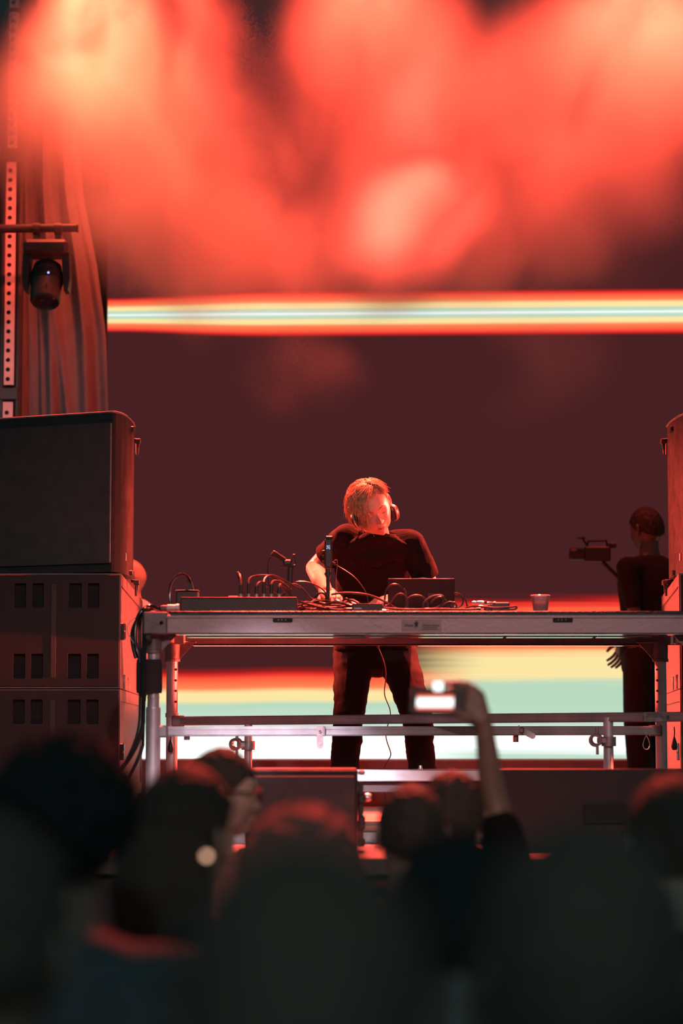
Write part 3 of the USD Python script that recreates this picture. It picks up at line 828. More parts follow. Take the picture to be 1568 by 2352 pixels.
top_box("tall black loudspeaker with cloth grille on the subwoofers beside the drape")
xs_ = W(278, 1317, YF)
top_box("tall black loudspeaker cut by the frame beside the dark figure", flip=(W(305, 976, 11.8)[0] + W(1537, 976, 11.8)[0]) / 2)
h_sub = float(W(278, 1317, YF)[2] - W(278, 1583, YF)[2])
sub_stack(False, float(W(278, 1317, YF)[0]), float(W(328, 1385, 13.7)[0]), 13.7, float(xs_[2]), h_sub,
          "upper of two black subwoofers with front ports, under the loudspeaker beside the drape", "lower of two black subwoofers in the stack beside the drape", "black wheeled dolly under the subwoofers beside the drape")
sub_stack(True, float(W(1558, 1317, YF)[0]), float(W(1519, 1366, 13.3)[0]), 13.3, float(xs_[2]), h_sub,
          "upper red-lit subwoofer behind the table's far corner, cut by the frame", "lower red-lit subwoofer behind the table's far corner", "black wheeled dolly under the subwoofers behind the table corner")

# ------------------------------------------------------------------ front fill box and floor monitor on the stage lip
ff = thing("front_fill_speaker", "small black front fill speaker on the stage lip, in front of the table", "loudspeaker", (*W(700, 1765, 9.0)[:2], ZS))
xa, xb_ = W(562, 1765, 9.0)[0], W(822, 1765, 9.0)[0]
zt = W(700, 1766, 9.0)[2]
obj("cabinet", bevel_box((xa, 9.0, ZS + 0.002), (xb_, 9.34, zt), 0.008), M_CABFACE, ff, smooth=False)
obj("grille", bevel_box((xa + 0.012, 8.985, ZS + 0.03), (xb_ - 0.012, 8.999, zt - 0.025), 0.004), M_GRILLE, ff, smooth=False)
for k, (py, h_) in enumerate(((1775, 0.02), (1835, 0.035), (1890, 0.05), (1935, 0.03))):
    q = W(832, py, 9.02)
    obj("side_bracket", box((xb_ + 0.014, 9.05, q[2]), (0.026, 0.06, h_), 0.005), M_BLACK if k else M_STEEL, ff, smooth=False)
obj("bracket_rail", bevel_box((xb_ + 0.001, 9.03, ZS + 0.03), (xb_ + 0.02, 9.09, zt - 0.05), 0.003), M_BLACK, ff, smooth=False)
obj("yoke_knob", lathe([(0.0, 0), (0.014, 0), (0.016, 0.01), (0.012, 0.022), (0.0, 0.022)], 16, (xb_ + 0.027, 9.05, W(832, 1832, 9.02)[2]), (1, 0, 0)), M_STEEL, ff)
fm = thing("floor_monitor", "wide black floor monitor lying on the stage lip below the raised phone", "floor monitor", (*W(1400, 1768, 9.1)[:2], ZS))
xa, xb_ = W(1130, 1770, 9.1)[0], W(1650, 1770, 9.1)[0]
zt = W(1400, 1767, 9.1)[2]
side = Polygon([(9.06, ZS), (9.62, ZS), (9.66, ZS + 0.12), (9.3, zt), (9.08, zt)])
wed = prism([(x - 9.36, y - ZS) for x, y in side.exterior.coords[:-1]], xb_ - xa, np.eye(4))
v, f = vf(wed)
v = np.stack([xa + v[:, 2], v[:, 0] + 9.36, v[:, 1] + ZS], 1)
obj("cabinet", (v, f[:, ::-1] if False else f), M_CABFACE, fm, smooth=False)
obj("handle_recess", bevel_box((0.9, 9.05, ZS + 0.1), (1.06, 9.061, ZS + 0.17), 0.004), M_DARKHOLE, fm, smooth=False)
for q in (xa + 0.04, xb_ - 0.04):
    obj("rubber_foot", box((q, 9.075, ZS + 0.006), (0.05, 0.03, 0.012), 0.003), M_RUBBER, fm, smooth=False)

# ------------------------------------------------------------------ people
def skin(name, color, rough=0.45):
    return mat(name, color, rough, vary=0.12, scale=30, bump=0.06, bscale=300)


SK_FAIR = skin("skin_fair", (0.56, 0.34, 0.26))
SK_TAN = skin("skin_tan", (0.48, 0.28, 0.20))
SK_BROWN = skin("skin_brown", (0.22, 0.12, 0.08))
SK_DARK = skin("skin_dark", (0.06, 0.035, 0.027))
CLOTH = {k: mat("cloth_" + k, c, 0.85, vary=0.2, scale=18, bump=0.25, bscale=500, specular_ior_level=0.12) for k, c in dict(
    black=(0.009, 0.008, 0.008), charcoal=(0.06, 0.06, 0.065), navy=(0.035, 0.045, 0.07), white=(0.7, 0.68, 0.66), red=(0.5, 0.16, 0.13),
    grey=(0.22, 0.22, 0.22), olive=(0.12, 0.12, 0.09), denim=(0.012, 0.011, 0.012)).items()}
HAIR = {k: mat("hair_" + k, c, 0.6, vary=0.35, scale=60, bump=0.6, bscale=120, specular_ior_level=0.2) for k, c in dict(
    black=(0.010, 0.009, 0.009), brown=(0.06, 0.04, 0.03), blond=(0.40, 0.24, 0.13), grey=(0.3, 0.28, 0.27)).items()}
HAIR["cap"] = mat("red_lit_crown", (0.42, 0.11, 0.09), 0.85, vary=0.2, scale=60, bump=0.5, bscale=200)  # red light on the crown put into the cap's colour
M_SHOE = mat("shoe_black", (0.02, 0.02, 0.02), 0.5)
M_EYE = mat("eye_white", (0.6, 0.55, 0.5), 0.2)


def gauss(d, c, s):
    c = np.array(c, float)
    c /= np.linalg.norm(c)
    return np.exp(-(((d - c) / np.array(s)) ** 2).sum(1))


def sstep(x, a, b):
    t = np.clip((x - a) / (b - a), 0, 1)
    return t * t * (3 - 2 * t)


HEAD_N = {}


def head_shape(n=5):
    """A head about its centre, face towards -y, in metres (chin to crown 0.235)."""
    if n in HEAD_N:
        return HEAD_N[n]
    s = trimesh.creation.icosphere(n, 1.0)
    d = np.array(s.vertices)
    x, y, z = d.T
    p = d * [0.077, 0.098, 0.118]
    fr = sstep(-y, 0.0, 0.7)                       # front of the head
    lo = sstep(-z, 0.05, 0.95)
    p[:, 0] *= 1 - 0.22 * lo * (0.6 + 0.4 * fr)    # jaw narrows
    p[:, 0] *= 1 + 0.03 * sstep(z, 0.2, 0.7)
    p[:, 1] += 0.018 * fr * sstep(np.abs(x), 0.5, 0.0) * 0 + 0.030 * (1 - fr) * lo * sstep(y, 0.1, 0.8) * -1  # nape goes in
    p[:, 1] += 0.012 * fr * sstep(z, 0.35, 0.9)    # forehead slopes back
    # flatten the face a little
    p[:, 1] = np.where(p[:, 1] < -0.088, -0.088 + (p[:, 1] + 0.088) * 0.5, p[:, 1])
    # chin and jaw
    chin = gauss(d, (0, -0.62, -0.80), (0.26, 0.35, 0.20))
    p[:, 1] -= 0.020 * chin
    p[:, 2] -= 0.004 * chin
    jaw = gauss(d, (0.62, -0.25, -0.62), (0.22, 0.35, 0.25)) + gauss(d, (-0.62, -0.25, -0.62), (0.22, 0.35, 0.25))
    p += d * (0.006 * jaw)[:, None]
    # brow, sockets, cheeks
    p[:, 1] -= 0.005 * gauss(d, (0, -0.95, 0.27), (0.55, 0.5, 0.09)) * fr
    for sx in (-1, 1):
        so = gauss(d, (sx * 0.38, -0.92, 0.06), (0.17, 0.4, 0.11))
        p[:, 1] += 0.013 * so
        p[:, 1] -= 0.007 * gauss(d, (sx * 0.38, -0.92, 0.05), (0.11, 0.4, 0.065))   # lid over the eyeball
        p[:, 1] += 0.002 * gauss(d, (sx * 0.38, -0.92, 0.012), (0.12, 0.4, 0.014))
        p[:, 1] -= 0.006 * gauss(d, (sx * 0.50, -0.82, -0.20), (0.17, 0.4, 0.15))
        p[:, 1] += 0.004 * gauss(d, (sx * 0.42, -0.80, -0.48), (0.16, 0.4, 0.14))
    # nose
    t = sstep(-z, -0.22, 0.24) * (1 - sstep(-z, 0.25, 0.33))
    wd = 0.065 + 0.07 * sstep(-z, 0.02, 0.24)
    p[:, 1] -= (0.006 + 0.019 * sstep(-z, -0.15, 0.22)) * t * np.exp(-(x / wd) ** 2) * (y < 0)
    for sx in (-1, 1):
        p[:, 1] -= 0.007 * gauss(d, (sx * 0.14, -0.95, -0.25), (0.07, 0.4, 0.06))
    # mouth
    p[:, 1] -= 0.008 * gauss(d, (0, -0.86, -0.50), (0.26, 0.5, 0.16))
    p[:, 1] -= 0.0045 * gauss(d, (0, -0.86, -0.44), (0.22, 0.5, 0.045))
    p[:, 1] -= 0.0055 * gauss(d, (0, -0.84, -0.545), (0.19, 0.5, 0.05))
    p[:, 1] += 0.0055 * gauss(d, (0, -0.86, -0.49), (0.25, 0.5, 0.018))
    p[:, 1] += 0.004 * gauss(d, (0, -0.8, -0.64), (0.22, 0.5, 0.05))
    HEAD_N[n] = (p, np.array(s.faces), d)
    return HEAD_N[n]


def ear(sx):
    """An ear with a rim and a hollow, at the side of the head."""
    s = trimesh.creation.icosphere(3, 1.0)
    d = np.array(s.vertices)
    p = d * [0.010, 0.019, 0.032]
    p[:, 1] *= 1 - 0.25 * sstep(-d[:, 2], 0, 1)
    r = np.sqrt((d[:, 1]) ** 2 + (d[:, 2]) ** 2)
    out = d[:, 0] * sx > 0
    p[:, 0] -= np.where(out, sx * 0.012 * (1 - sstep(r, 0.35, 0.75)), 0)
    p = p @ rot((0, 0, 1), -34 * sx)[:3, :3].T @ rot((1, 0, 0), -8)[:3, :3].T
    return p + [sx * 0.084, 0.010, -0.002], np.array(s.faces)


def man(mesh):
    v, f = vf(mesh)
    return m3.Manifold(m3.Mesh(v.astype(np.float32), f.astype(np.uint32)))


def union(ms):
    return m3.Manifold.batch_boolean(list(ms), m3.OpType.Add)


def bone(a, ra, b, rb, n=12):
    a, b = np.array(a, float), np.array(b, float)
    s = m3.Manifold.sphere(1.0, n * 2)
    v = np.array(s.to_mesh().vert_properties[:, :3])
    return m3.Manifold.hull_points(np.vstack([v * ra + a, v * rb + b]))


def chain(pts, rs):
    return union([bone(pts[k], rs[k], pts[k + 1], rs[k + 1]) for k in range(len(pts) - 1)])


def soft(m, length=0.02, it=8):
    """Refines a union and smooths its joints."""
    v, f = vf(m.refine_to_length(length) if length else m)
    t = trimesh.Trimesh(v, f, process=True)
    trimesh.smoothing.filter_taubin(t, lamb=0.5, nu=0.53, iterations=it)
    return np.array(t.vertices), np.array(t.faces)


def loft(sections, n=32):
    """Closed skin through ellipses (centre, rx, ry, tilt about x, roll about y)."""
    a = np.linspace(0, 2 * np.pi, n, endpoint=False)
    v, f = [], []
    for c, rx, ry, *t in sections:
        q = np.stack([np.sign(np.cos(a)) * np.abs(np.cos(a)) ** 0.85 * rx, np.sign(np.sin(a)) * np.abs(np.sin(a)) ** 0.85 * ry, np.zeros(n)], 1)
        if t:
            q = q @ rot((1, 0, 0), t[0])[:3, :3].T
            if len(t) > 1:
                q = q @ rot((0, 1, 0), t[1])[:3, :3].T
        v.append(q + np.array(c, float))
    m = len(sections)
    for k in range(m - 1):
        for i in range(n):
            j = (i + 1) % n
            f += [[k * n + i, k * n + j, (k + 1) * n + j], [k * n + i, (k + 1) * n + j, (k + 1) * n + i]]
    v = np.vstack(v + [np.array([sections[0][0]]), np.array([sections[-1][0]])])
    for i in range(n):
        j = (i + 1) % n
        f += [[m * n, j, i], [m * n + 1, (m - 1) * n + i, (m - 1) * n + j]]
    f = np.array(f)
    t = trimesh.Trimesh(v, f, process=False)
    if t.volume < 0:
        f = f[:, ::-1]
    return man((v, f))


def frame(origin, zdir, ydir):
    """A matrix whose z points along zdir and whose y is as near ydir as can be."""
    z = np.array(zdir, float) / np.linalg.norm(zdir)
    y = np.array(ydir, float) - z * (np.array(ydir, float) @ z)
    y /= np.linalg.norm(y)
    m = np.eye(4)
    m[:3, 0], m[:3, 1], m[:3, 2], m[:3, 3] = np.cross(y, z), y, z, origin
    return m


def hand(m, curl=25, side=1, spread=4):
    """A hand at the frame m: the wrist at the origin, fingers along z, palm facing -y, the thumb on the side given."""
    ms = [m3.Manifold.hull_points(np.array([p for c, r in (((-0.026, 0, 0.0), 0.014), ((0.026, 0, 0.0), 0.014), ((-0.034, 0, 0.085), 0.0115), ((0.034, 0, 0.085), 0.0115), ((side * 0.03, -0.004, 0.03), 0.015))
                                           for p in np.array(trimesh.creation.icosphere(1, r).vertices) + c]))]
    for k, (x, L) in enumerate(((-0.033, 0.92), (-0.011, 1.06), (0.011, 1.0), (0.033, 0.78))):
        x = x * -side
        p, ang = np.array([x, 0, 0.086]), 0.0
        pts, sp = [np.array([x * 0.9, 0, 0.06]), p], math.radians(spread) * x / 0.033
        for seg, g in ((0.040, curl * 0.8), (0.026, curl), (0.021, curl * 0.8)):
            ang += math.radians(g)
            p = p + seg * L * np.array([math.sin(sp), -math.sin(ang), math.cos(ang)])
            pts.append(p)
        ms.append(chain(pts, [0.0095, 0.0095, 0.0088, 0.0082, 0.0072]))
    th = [np.array([side * 0.022, -0.006, 0.018]), np.array([side * 0.048, -0.020, 0.045]), np.array([side * 0.060, -0.032, 0.073]), np.array([side * 0.060, -0.046, 0.095])]
    ms.append(chain(th, [0.014, 0.0115, 0.0098, 0.008]))
    v, f = soft(union(ms), 0.006, 4)
    return man(xf((v, f), m))


def wrinkle(mesh, amp=0.006, scale=9.0, seed=0, stretch=(1, 1, 1)):
    v, f = vf(mesh)
    t = trimesh.Trimesh(v, f, process=False)
    n = np.array(t.vertex_normals)
    w = meshkit.fbm(v * np.array(stretch) * scale + 50.0, 3, seed) - 0.5
    return v + n * (w * 2 * amp)[:, None], f


def head_at(m, scale=1.0, n=5):
    p, f, _ = head_shape(n)
    t = np.array(m, float).copy()
    t[:3, :3] *= scale
    return [man(xf((p, f), t))] + [man(xf(ear(s), t)) for s in (-1, 1)]


def hair_shell(m, scale=1.0, thick=0.016, hairline=0.42, nape=-0.55, bulge=(1, 1, 1), seed=1, part=None, n=5, side=-0.1):
    """Hair: the head's own surface, pushed out over the scalp and pulled in over the face."""
    p, f, d = head_shape(n)
    x, y, z = d.T
    line = np.interp(y, [-1, -0.6, -0.15, 0.25, 1], [hairline, hairline - 0.02, side + 0.1, side - 0.1, nape])
    line = line + 0.06 * (meshkit.noise(d * 9 + 30, seed) - 0.5)
    k = sstep(z - line, -0.04, 0.12)
    w = meshkit.fbm(d * [9, 9, 4] + 20, 4, seed) - 0.5
    off = np.where(k > 0, thick * (0.75 + 0.25 * sstep(z, -0.2, 0.9)) + w * thick * 0.9, 0)
    q = p * (1 + (np.array(bulge) - 1) * k[:, None]) + d * (k * off - (1 - k) * 0.012)[:, None]
    t = np.array(m, float).copy()
    t[:3, :3] *= scale
    return xf((q, f), t)


HAND_UP = None      # builds the raised hand that holds the phone


def standing(name, label, x, y, height=1.75, yaw=0.0, z0=0.0, shirt="black", trousers="denim", hair="brown", sk=SK_FAIR, hair_kw=None, head_turn=0.0, head_tilt=0.0, raise_hand=None, elbow=None, arm_in=1.0, cat="person", hair_style="short", head_scale=1.0, lean=0.0, head_dx=0.0, sit=False, width=1.0):
    """A person on their feet, facing +y before the yaw; raise_hand: a world point for the right hand."""
    k = height / 1.75
    t = thing(name, label, cat, (x, y, z0))
    R = rot((0, 0, 1), yaw)

    def P(a, b, c):
        q = R[:3, :3] @ (np.array([a * width if c > 1.0 and c < 1.5 else a, b + lean * max(0, c - 0.92), c]) * k)
        return q + [x, y, z0]

    J = dict(pelvis=P(0, 0, 0.95), waist=P(0, 0.01, 1.10), chest=P(0, 0, 1.30), neck=P(0, -0.01, 1.47), head=P(head_dx, 0.02, 1.635))
    HM = np.eye(4)
    HM[:3, :3] = (R @ rot((0, 0, 1), 180 + head_turn) @ rot((1, 0, 0), head_tilt))[:3, :3]
    HM[:3, 3] = J["head"]
    body = head_at(HM, k * head_scale, 4)
    ms = [bone(J["neck"] - [0, 0, 0.06], 0.062 * k, J["head"] - np.array([0, 0, 0.06]) * k + (R[:3, :3] @ [0, -0.015, 0]), 0.055 * k)]
    trunk = loft([(P(0, 0, 0.86), 0.155 * k, 0.105 * k), (P(0, 0, 0.98), 0.165 * k, 0.115 * k), (P(0, 0.005, 1.12), 0.15 * k * width, 0.105 * k), (P(0, 0, 1.28), 0.175 * k * width, 0.115 * k), (P(0, 0, 1.38), 0.185 * k * width, 0.11 * k), (P(0, -0.005, 1.445), 0.13 * k * width, 0.085 * k), (P(0, -0.01, 1.48), 0.07 * k, 0.065 * k)])
    arms, sleeves = [], []
    for s in (-1, 1):
        sh = P(s * 0.185, 0, 1.405)
        if raise_hand is not None and s == 1:
            target = np.array(raise_hand, float)
            v = target - sh
            L = min(np.linalg.norm(v), 0.54 * k)
            el = sh + v * 0.5 + np.array([0.55, 0.1, -0.75]) / np.linalg.norm([0.55, 0.1, -0.75]) * math.sqrt(max(0.0, (0.29 * k) ** 2 - (L / 2) ** 2))
            wr_ = target
            el = el if elbow is None else np.array(elbow, float)
        else:
            el, wr_ = P(s * (0.10 + 0.135 * arm_in), -0.03, 1.13), P(s * (0.0 + 0.225 * arm_in), 0.07 + 0.08 * (1 - arm_in), 0.90 + 0.12 * (1 - arm_in))
        arms.append(chain([sh, el, wr_], [0.048 * k, 0.038 * k, 0.027 * k]))
        sleeves.append(chain([P(s * 0.13, 0, 1.40), sh, sh + (el - sh) * 0.72], [0.07 * k, 0.066 * k, 0.058 * k]))
        if raise_hand is None or s == -1:
            arms.append(hand(frame(wr_, wr_ - el, R[:3, :3] @ [-s, 0, 0]), 22, 1 if s < 0 else -1))
    legs, feet = [], []
    for s in (-1, 1):
        hp, kn, an = P(s * 0.09, 0, 0.90), P(s * 0.10, 0.02, 0.49), P(s * 0.105, -0.02, 0.09)
        legs.append(chain([hp, kn, an], [0.092 * k, 0.066 * k, 0.052 * k]))
        feet.append(union([bone(an + [0, 0, -0.045 * k], 0.042 * k, P(s * 0.115, 0.14, 0.035), 0.034 * k), bone(an, 0.045 * k, an + [0, 0, -0.045 * k], 0.044 * k)]))
    base = soft(union(ms + [trunk] + arms + legs), 0.03, 5)
    core = union([man(base)] + body)
    if raise_hand is not None:
        core = union([core, man(HAND_UP())])
    obj("body", core, sk, t, smooth=50)
    tr2 = loft([(P(0, 0, 0.88), 0.18 * k * width, 0.125 * k), (P(0, 0, 1.0), 0.178 * k * width, 0.125 * k), (P(0, 0.005, 1.12), 0.165 * k * width, 0.12 * k), (P(0, 0, 1.28), 0.19 * k * width, 0.128 * k), (P(0, 0, 1.38), 0.197 * k * width, 0.122 * k), (P(0, -0.005, 1.45), 0.14 * k * width, 0.095 * k), (P(0, -0.01, 1.485), 0.075 * k, 0.072 * k)])
    obj("shirt", wrinkle(soft(union([tr2] + sleeves), 0.03, 5), 0.008, 9, 3), CLOTH[shirt], t, smooth=60)
    hipm = loft([(P(0, 0, 0.80), 0.172 * k, 0.118 * k), (P(0, 0, 0.90), 0.176 * k, 0.12 * k), (P(0, 0, 1.0), 0.17 * k, 0.117 * k)])
    obj("trousers", wrinkle(soft(union([hipm] + [chain([P(s * 0.09, 0, 0.88), P(s * 0.10, 0.02, 0.49), P(s * 0.105, -0.02, 0.08)], [0.102 * k, 0.08 * k, 0.066 * k]) for s in (-1, 1)]), 0.03, 5), 0.008, 9, 5), CLOTH[trousers], t, smooth=60)
    for s, q in zip((-1, 1), feet):
        obj("shoe", soft(q, 0.02, 4), M_SHOE, t, smooth=60)
    if hair:
        obj("red_lit_cap" if hair == "cap" else "hair", hair_shell(HM, k * head_scale, n=5, **(hair_kw or {})), HAIR[hair], t, smooth=60)
    if hair_style == "long":
        a = [HM @ np.array([0, 0.05, 0.02, 1]), HM @ np.array([0, 0.085, -0.10, 1]), HM @ np.array([0, 0.085, -0.22, 1])]
        obj("long_hair", wrinkle(soft(loft([(a[0][:3], 0.088 * k * head_scale, 0.07 * k), (a[1][:3], 0.10 * k * head_scale, 0.055 * k), (a[2][:3], 0.085 * k, 0.04 * k)]), 0.02, 4), 0.008, 20, 4, (1, 1, 0.25)), HAIR[hair], t, smooth=60)
    return t, HM, J

# ------------------------------------------------------------------ the performer behind the table
dj = thing("person", "person with swept blond hair in black T-shirt leaning over the table of cables", "person", (W(880, 1700, 11.8)[0], 11.8, ZS))
HS = 1.10
HM = np.eye(4)
HM[:3, :3] = (rot((0, 1, 0), -25) @ rot((0, 0, 1), 6) @ rot((1, 0, 0), 30))[:3, :3]
HM[:3, 3] = W(852, 1168, 11.14)
hp = lambda *p: (HM @ np.array([*(np.array(p) * HS), 1.0]))[:3]
nk = W(874, 1230, 11.27)
shl, shr = W(795, 1234, 11.33), W(942, 1248, 11.33)
ell, wrl = W(722, 1305, 11.52), W(749, 1357, 10.93)
elr, wrr = W(984, 1340, 11.40), W(905, 1372, 10.99)
parts_ = [bone(nk + [0, 0.035, -0.06], 0.055, hp(0, 0.035, -0.075), 0.056),
          chain([nk + [0, 0.09, -0.06], shl], [0.05, 0.05]), chain([nk + [0, 0.09, -0.06], shr], [0.05, 0.05]),
          chain([shl, ell, ell + (wrl - ell) * 0.35, wrl], [0.056, 0.042, 0.043, 0.029]), chain([shr, elr, elr + (wrr - elr) * 0.35, wrr], [0.056, 0.042, 0.042, 0.029])]
hl, hr_ = W(812, 1500, 11.86), W(908, 1500, 11.86)
kl, kr = W(801, 1650, 11.74), W(958, 1640, 11.74)
al, ar = np.array([*W(783, 1850, 11.80)[:2], ZS + 0.09]), np.array([*W(976, 1850, 11.80)[:2], ZS + 0.09])
wc = W(856, 1400, 11.72)
parts_ += [loft([(W(860, 1480, 11.86), 0.12, 0.07), (wc, 0.12, 0.06), (W(860, 1310, 11.52), 0.12, 0.06), (W(866, 1275, 11.38), 0.07, 0.04, 0)]),
           chain([hl, kl, al], [0.075, 0.055, 0.042]), chain([hr_, kr, ar], [0.075, 0.055, 0.042])]
core = man(soft(union(parts_), 0.012, 30))
hl_m = hand(frame(wrl, np.array([0.35, -0.75, -0.42]), np.array([0.1, -0.35, 0.9])), 26, -1)
hr_m = hand(frame(wrr, np.array([-0.85, -0.45, -0.30]), np.array([0.1, -0.2, 0.95])), 24, 1)
obj("body", union([core, hl_m, hr_m] + head_at(HM, HS, 6)), SK_FAIR, dj, smooth=55)
# eyebrows, lips
p_, f_, d_ = head_shape(6)


def on_face(x, z, lift=0.0):
    """The point of the face in the direction (x, z) seen from the front."""
    v = np.array([x, -math.sqrt(max(0.02, 1 - x * x - z * z)), z])
    k = np.argmin(((d_ - v) ** 2).sum(1))
    return hp(*(p_[k] + d_[k] * lift))


for s in (-1, 1):
    obj("eyebrow", tube([on_face(s * x, z, 0.001) for x, z in ((0.16, 0.20), (0.30, 0.245), (0.45, 0.25), (0.60, 0.20))], [0.001, 0.003, 0.003, 0.001], 8), mat("brow", (0.30, 0.16, 0.10), 0.6), dj)
    obj("eyelash_line", tube([on_face(s * x, z, 0.0004) for x, z in ((0.25, 0.005), (0.34, -0.022), (0.44, -0.02), (0.52, 0.01))], [0.0006, 0.0016, 0.0016, 0.0006], 6), mat("brow", (0.30, 0.16, 0.10), 0.6), dj)
lip = mat("lip", (0.45, 0.16, 0.14), 0.4)
for z, r in ((-0.462, 0.0022), (-0.535, 0.003)):
    obj("lip", tube([on_face(x, z + 0.02 * (abs(x) / 0.26) ** 2 * (-1 if z > -0.5 else 1), -0.001) for x in (-0.26, -0.16, -0.06, 0.06, 0.16, 0.26)], [0.0008, r, r, r, r, 0.0008], 8), lip, dj)
# hair: a close cap and swept locks
obj("hair", hair_shell(HM, HS, thick=0.008, hairline=0.60, nape=-0.35, side=0.08, seed=5, n=6), HAIR["blond"], dj, smooth=60)
rg = np.random.default_rng(11)
cv, counts, widths = [], [], []


def scalp(phi, theta, lift):
    """A point over the head; phi: from the face (0) towards the head's own right (negative x); theta: height angle."""
    v = np.array([-math.sin(phi) * math.cos(theta), -math.cos(phi) * math.cos(theta), math.sin(theta)])
    k = np.argmin(((d4 - v) ** 2).sum(1))
    return p4[k] + v * lift


p4, f4, d4 = head_shape(4)
locks = []
for k in range(150):                     # the long fringe, from the parting over to the viewer's left and down
    u = rg.uniform(0, 1)
    ph0, th0 = rg.uniform(-0.75, 1.1), rg.uniform(0.98, 1.35)
    ph1 = 0.52 + 1.1 * u + rg.normal(0, 0.04)
    th1 = -0.34 + 0.42 * u + rg.uniform(-0.08, 0.14)
    locks.append((ph0, th0, ph1, th1, rg.uniform(0.009, 0.019)))
for k in range(70):                     # side and back
    u = rg.uniform(0, 1)
    ph = 1.2 + 2.6 * u
    locks.append((ph + rg.normal(0, 0.3), rg.uniform(1.0, 1.4), ph, rg.uniform(-0.05, 0.25), rg.uniform(0.008, 0.014)))
for k in range(46):                     # short hair on the viewer's right of the parting
    ph = rg.uniform(-2.6, -0.95)
    locks.append((ph * 0.7, rg.uniform(1.0, 1.35), ph, rg.uniform(0.42, 0.62), rg.uniform(0.008, 0.014)))
for ph0, th0, ph1, th1, lift in locks:
    base = []
    for t in np.linspace(0, 1, 9):
        e = t ** 1.25
        base.append(scalp(ph0 + (ph1 - ph0) * min(1, t * 1.8), th0 + (th1 - th0) * e, lift * (0.45 + 0.55 * math.sin(min(1.0, t * 1.15) * math.pi * 0.62)) + 0.004))
    base = spline(base, 12)
    for q in range(17):
        o = rg.normal(0, 0.0042, 3)
        tip = rg.normal(0, 0.007, 3)
        pts = [hp(*(base[i] + o * (0.5 + 0.5 * i / 11) + tip * (i / 11) ** 2)) for i in range(12)]
        cv += pts
        counts.append(12)
        widths += list(np.interp(np.linspace(0, 1, 12), [0, 0.7, 1], [0.0015, 0.0013, 0.0004]))
bc = UsdGeom.BasisCurves.Define(stage, str(dj.GetPath()) + "/hair_strands")
bc.CreateTypeAttr("cubic")
bc.CreateBasisAttr("catmullRom")
bc.CreateCurveVertexCountsAttr(Vt.IntArray(counts))
bc.CreatePointsAttr(Vt.Vec3fArray.FromNumpy((np.array(cv) - BASE["person"]).astype(np.float32)))
bc.CreateWidthsAttr(Vt.FloatArray(list(map(float, widths))))
bc.SetWidthsInterpolation("vertex")
M_STRAND = mat("hair_strand_blond", (0.46, 0.29, 0.16), 0.32, vary=0.45, scale=70)
UsdShade.MaterialBindingAPI.Apply(bc.GetPrim()).Bind(M_STRAND)
tag(bc.GetPrim(), "long blond fringe swept across the face", kind="stuff")
# T-shirt
tee = [loft([(W(857, 1493, 11.86), 0.193, 0.15, 2), (W(857, 1440, 11.79), 0.180, 0.145, -3), (W(856, 1370, 11.64), 0.176, 0.145, -4), (W(858, 1310, 11.47), 0.182, 0.135, -6), (W(864, 1264, 11.34), 0.172, 0.115, 0, 1), (W(869, 1246, 11.285), 0.135, 0.10, 2, 3), (W(873, 1234, 11.25), 0.094, 0.085, 2, 5), (W(874, 1228, 11.24), 0.078, 0.074, 2, 6), (W(874, 1224, 11.24), 0.072, 0.068, 2, 6)], 48)]
for sh, el, k in ((shl, ell, 0.62), (shr, elr, 0.86)):
    e = sh + (el - sh) * k
    d = (el - sh) / np.linalg.norm(el - sh)
    fm_ = frame(e, d, [0, -1, 0])
    ring = np.array([(fm_ @ np.array([0.064 * math.cos(a), 0.064 * math.sin(a), 0, 1]))[:3] for a in np.linspace(0, 2 * np.pi, 20, endpoint=False)])
    sp = np.array(trimesh.creation.icosphere(2, 0.067).vertices) + sh + [0, 0, 0.0]
    inn = np.array(trimesh.creation.icosphere(2, 0.07).vertices) + nk + [0.035 if sh is shr else -0.02, 0.035, -0.052 if sh is shr else -0.075]
    tee += [m3.Manifold.hull_points(np.vstack([ring, sp])), m3.Manifold.hull_points(np.vstack([sp, inn]))]
tv = soft(union(tee), 0.012, 6)
tv = wrinkle(tv, 0.014, 9, 8, (1, 1, 0.6))
tv = wrinkle(tv, 0.006, 22, 9, (1, 1, 0.5))
tee_p = obj("t_shirt", tv, CLOTH["black"], dj, smooth=60)
cc = W(874, 1231, 11.24)
a_ = np.linspace(0, 2 * np.pi, 48)
obj("collar", tube(np.stack([cc[0] + 0.079 * np.cos(a_), cc[1] + 0.077 * np.sin(a_), cc[2] - 0.004 - 0.006 * np.cos(a_) + 0.006 * np.sin(a_)], 1), 0.007, 8), CLOTH["black"], dj)
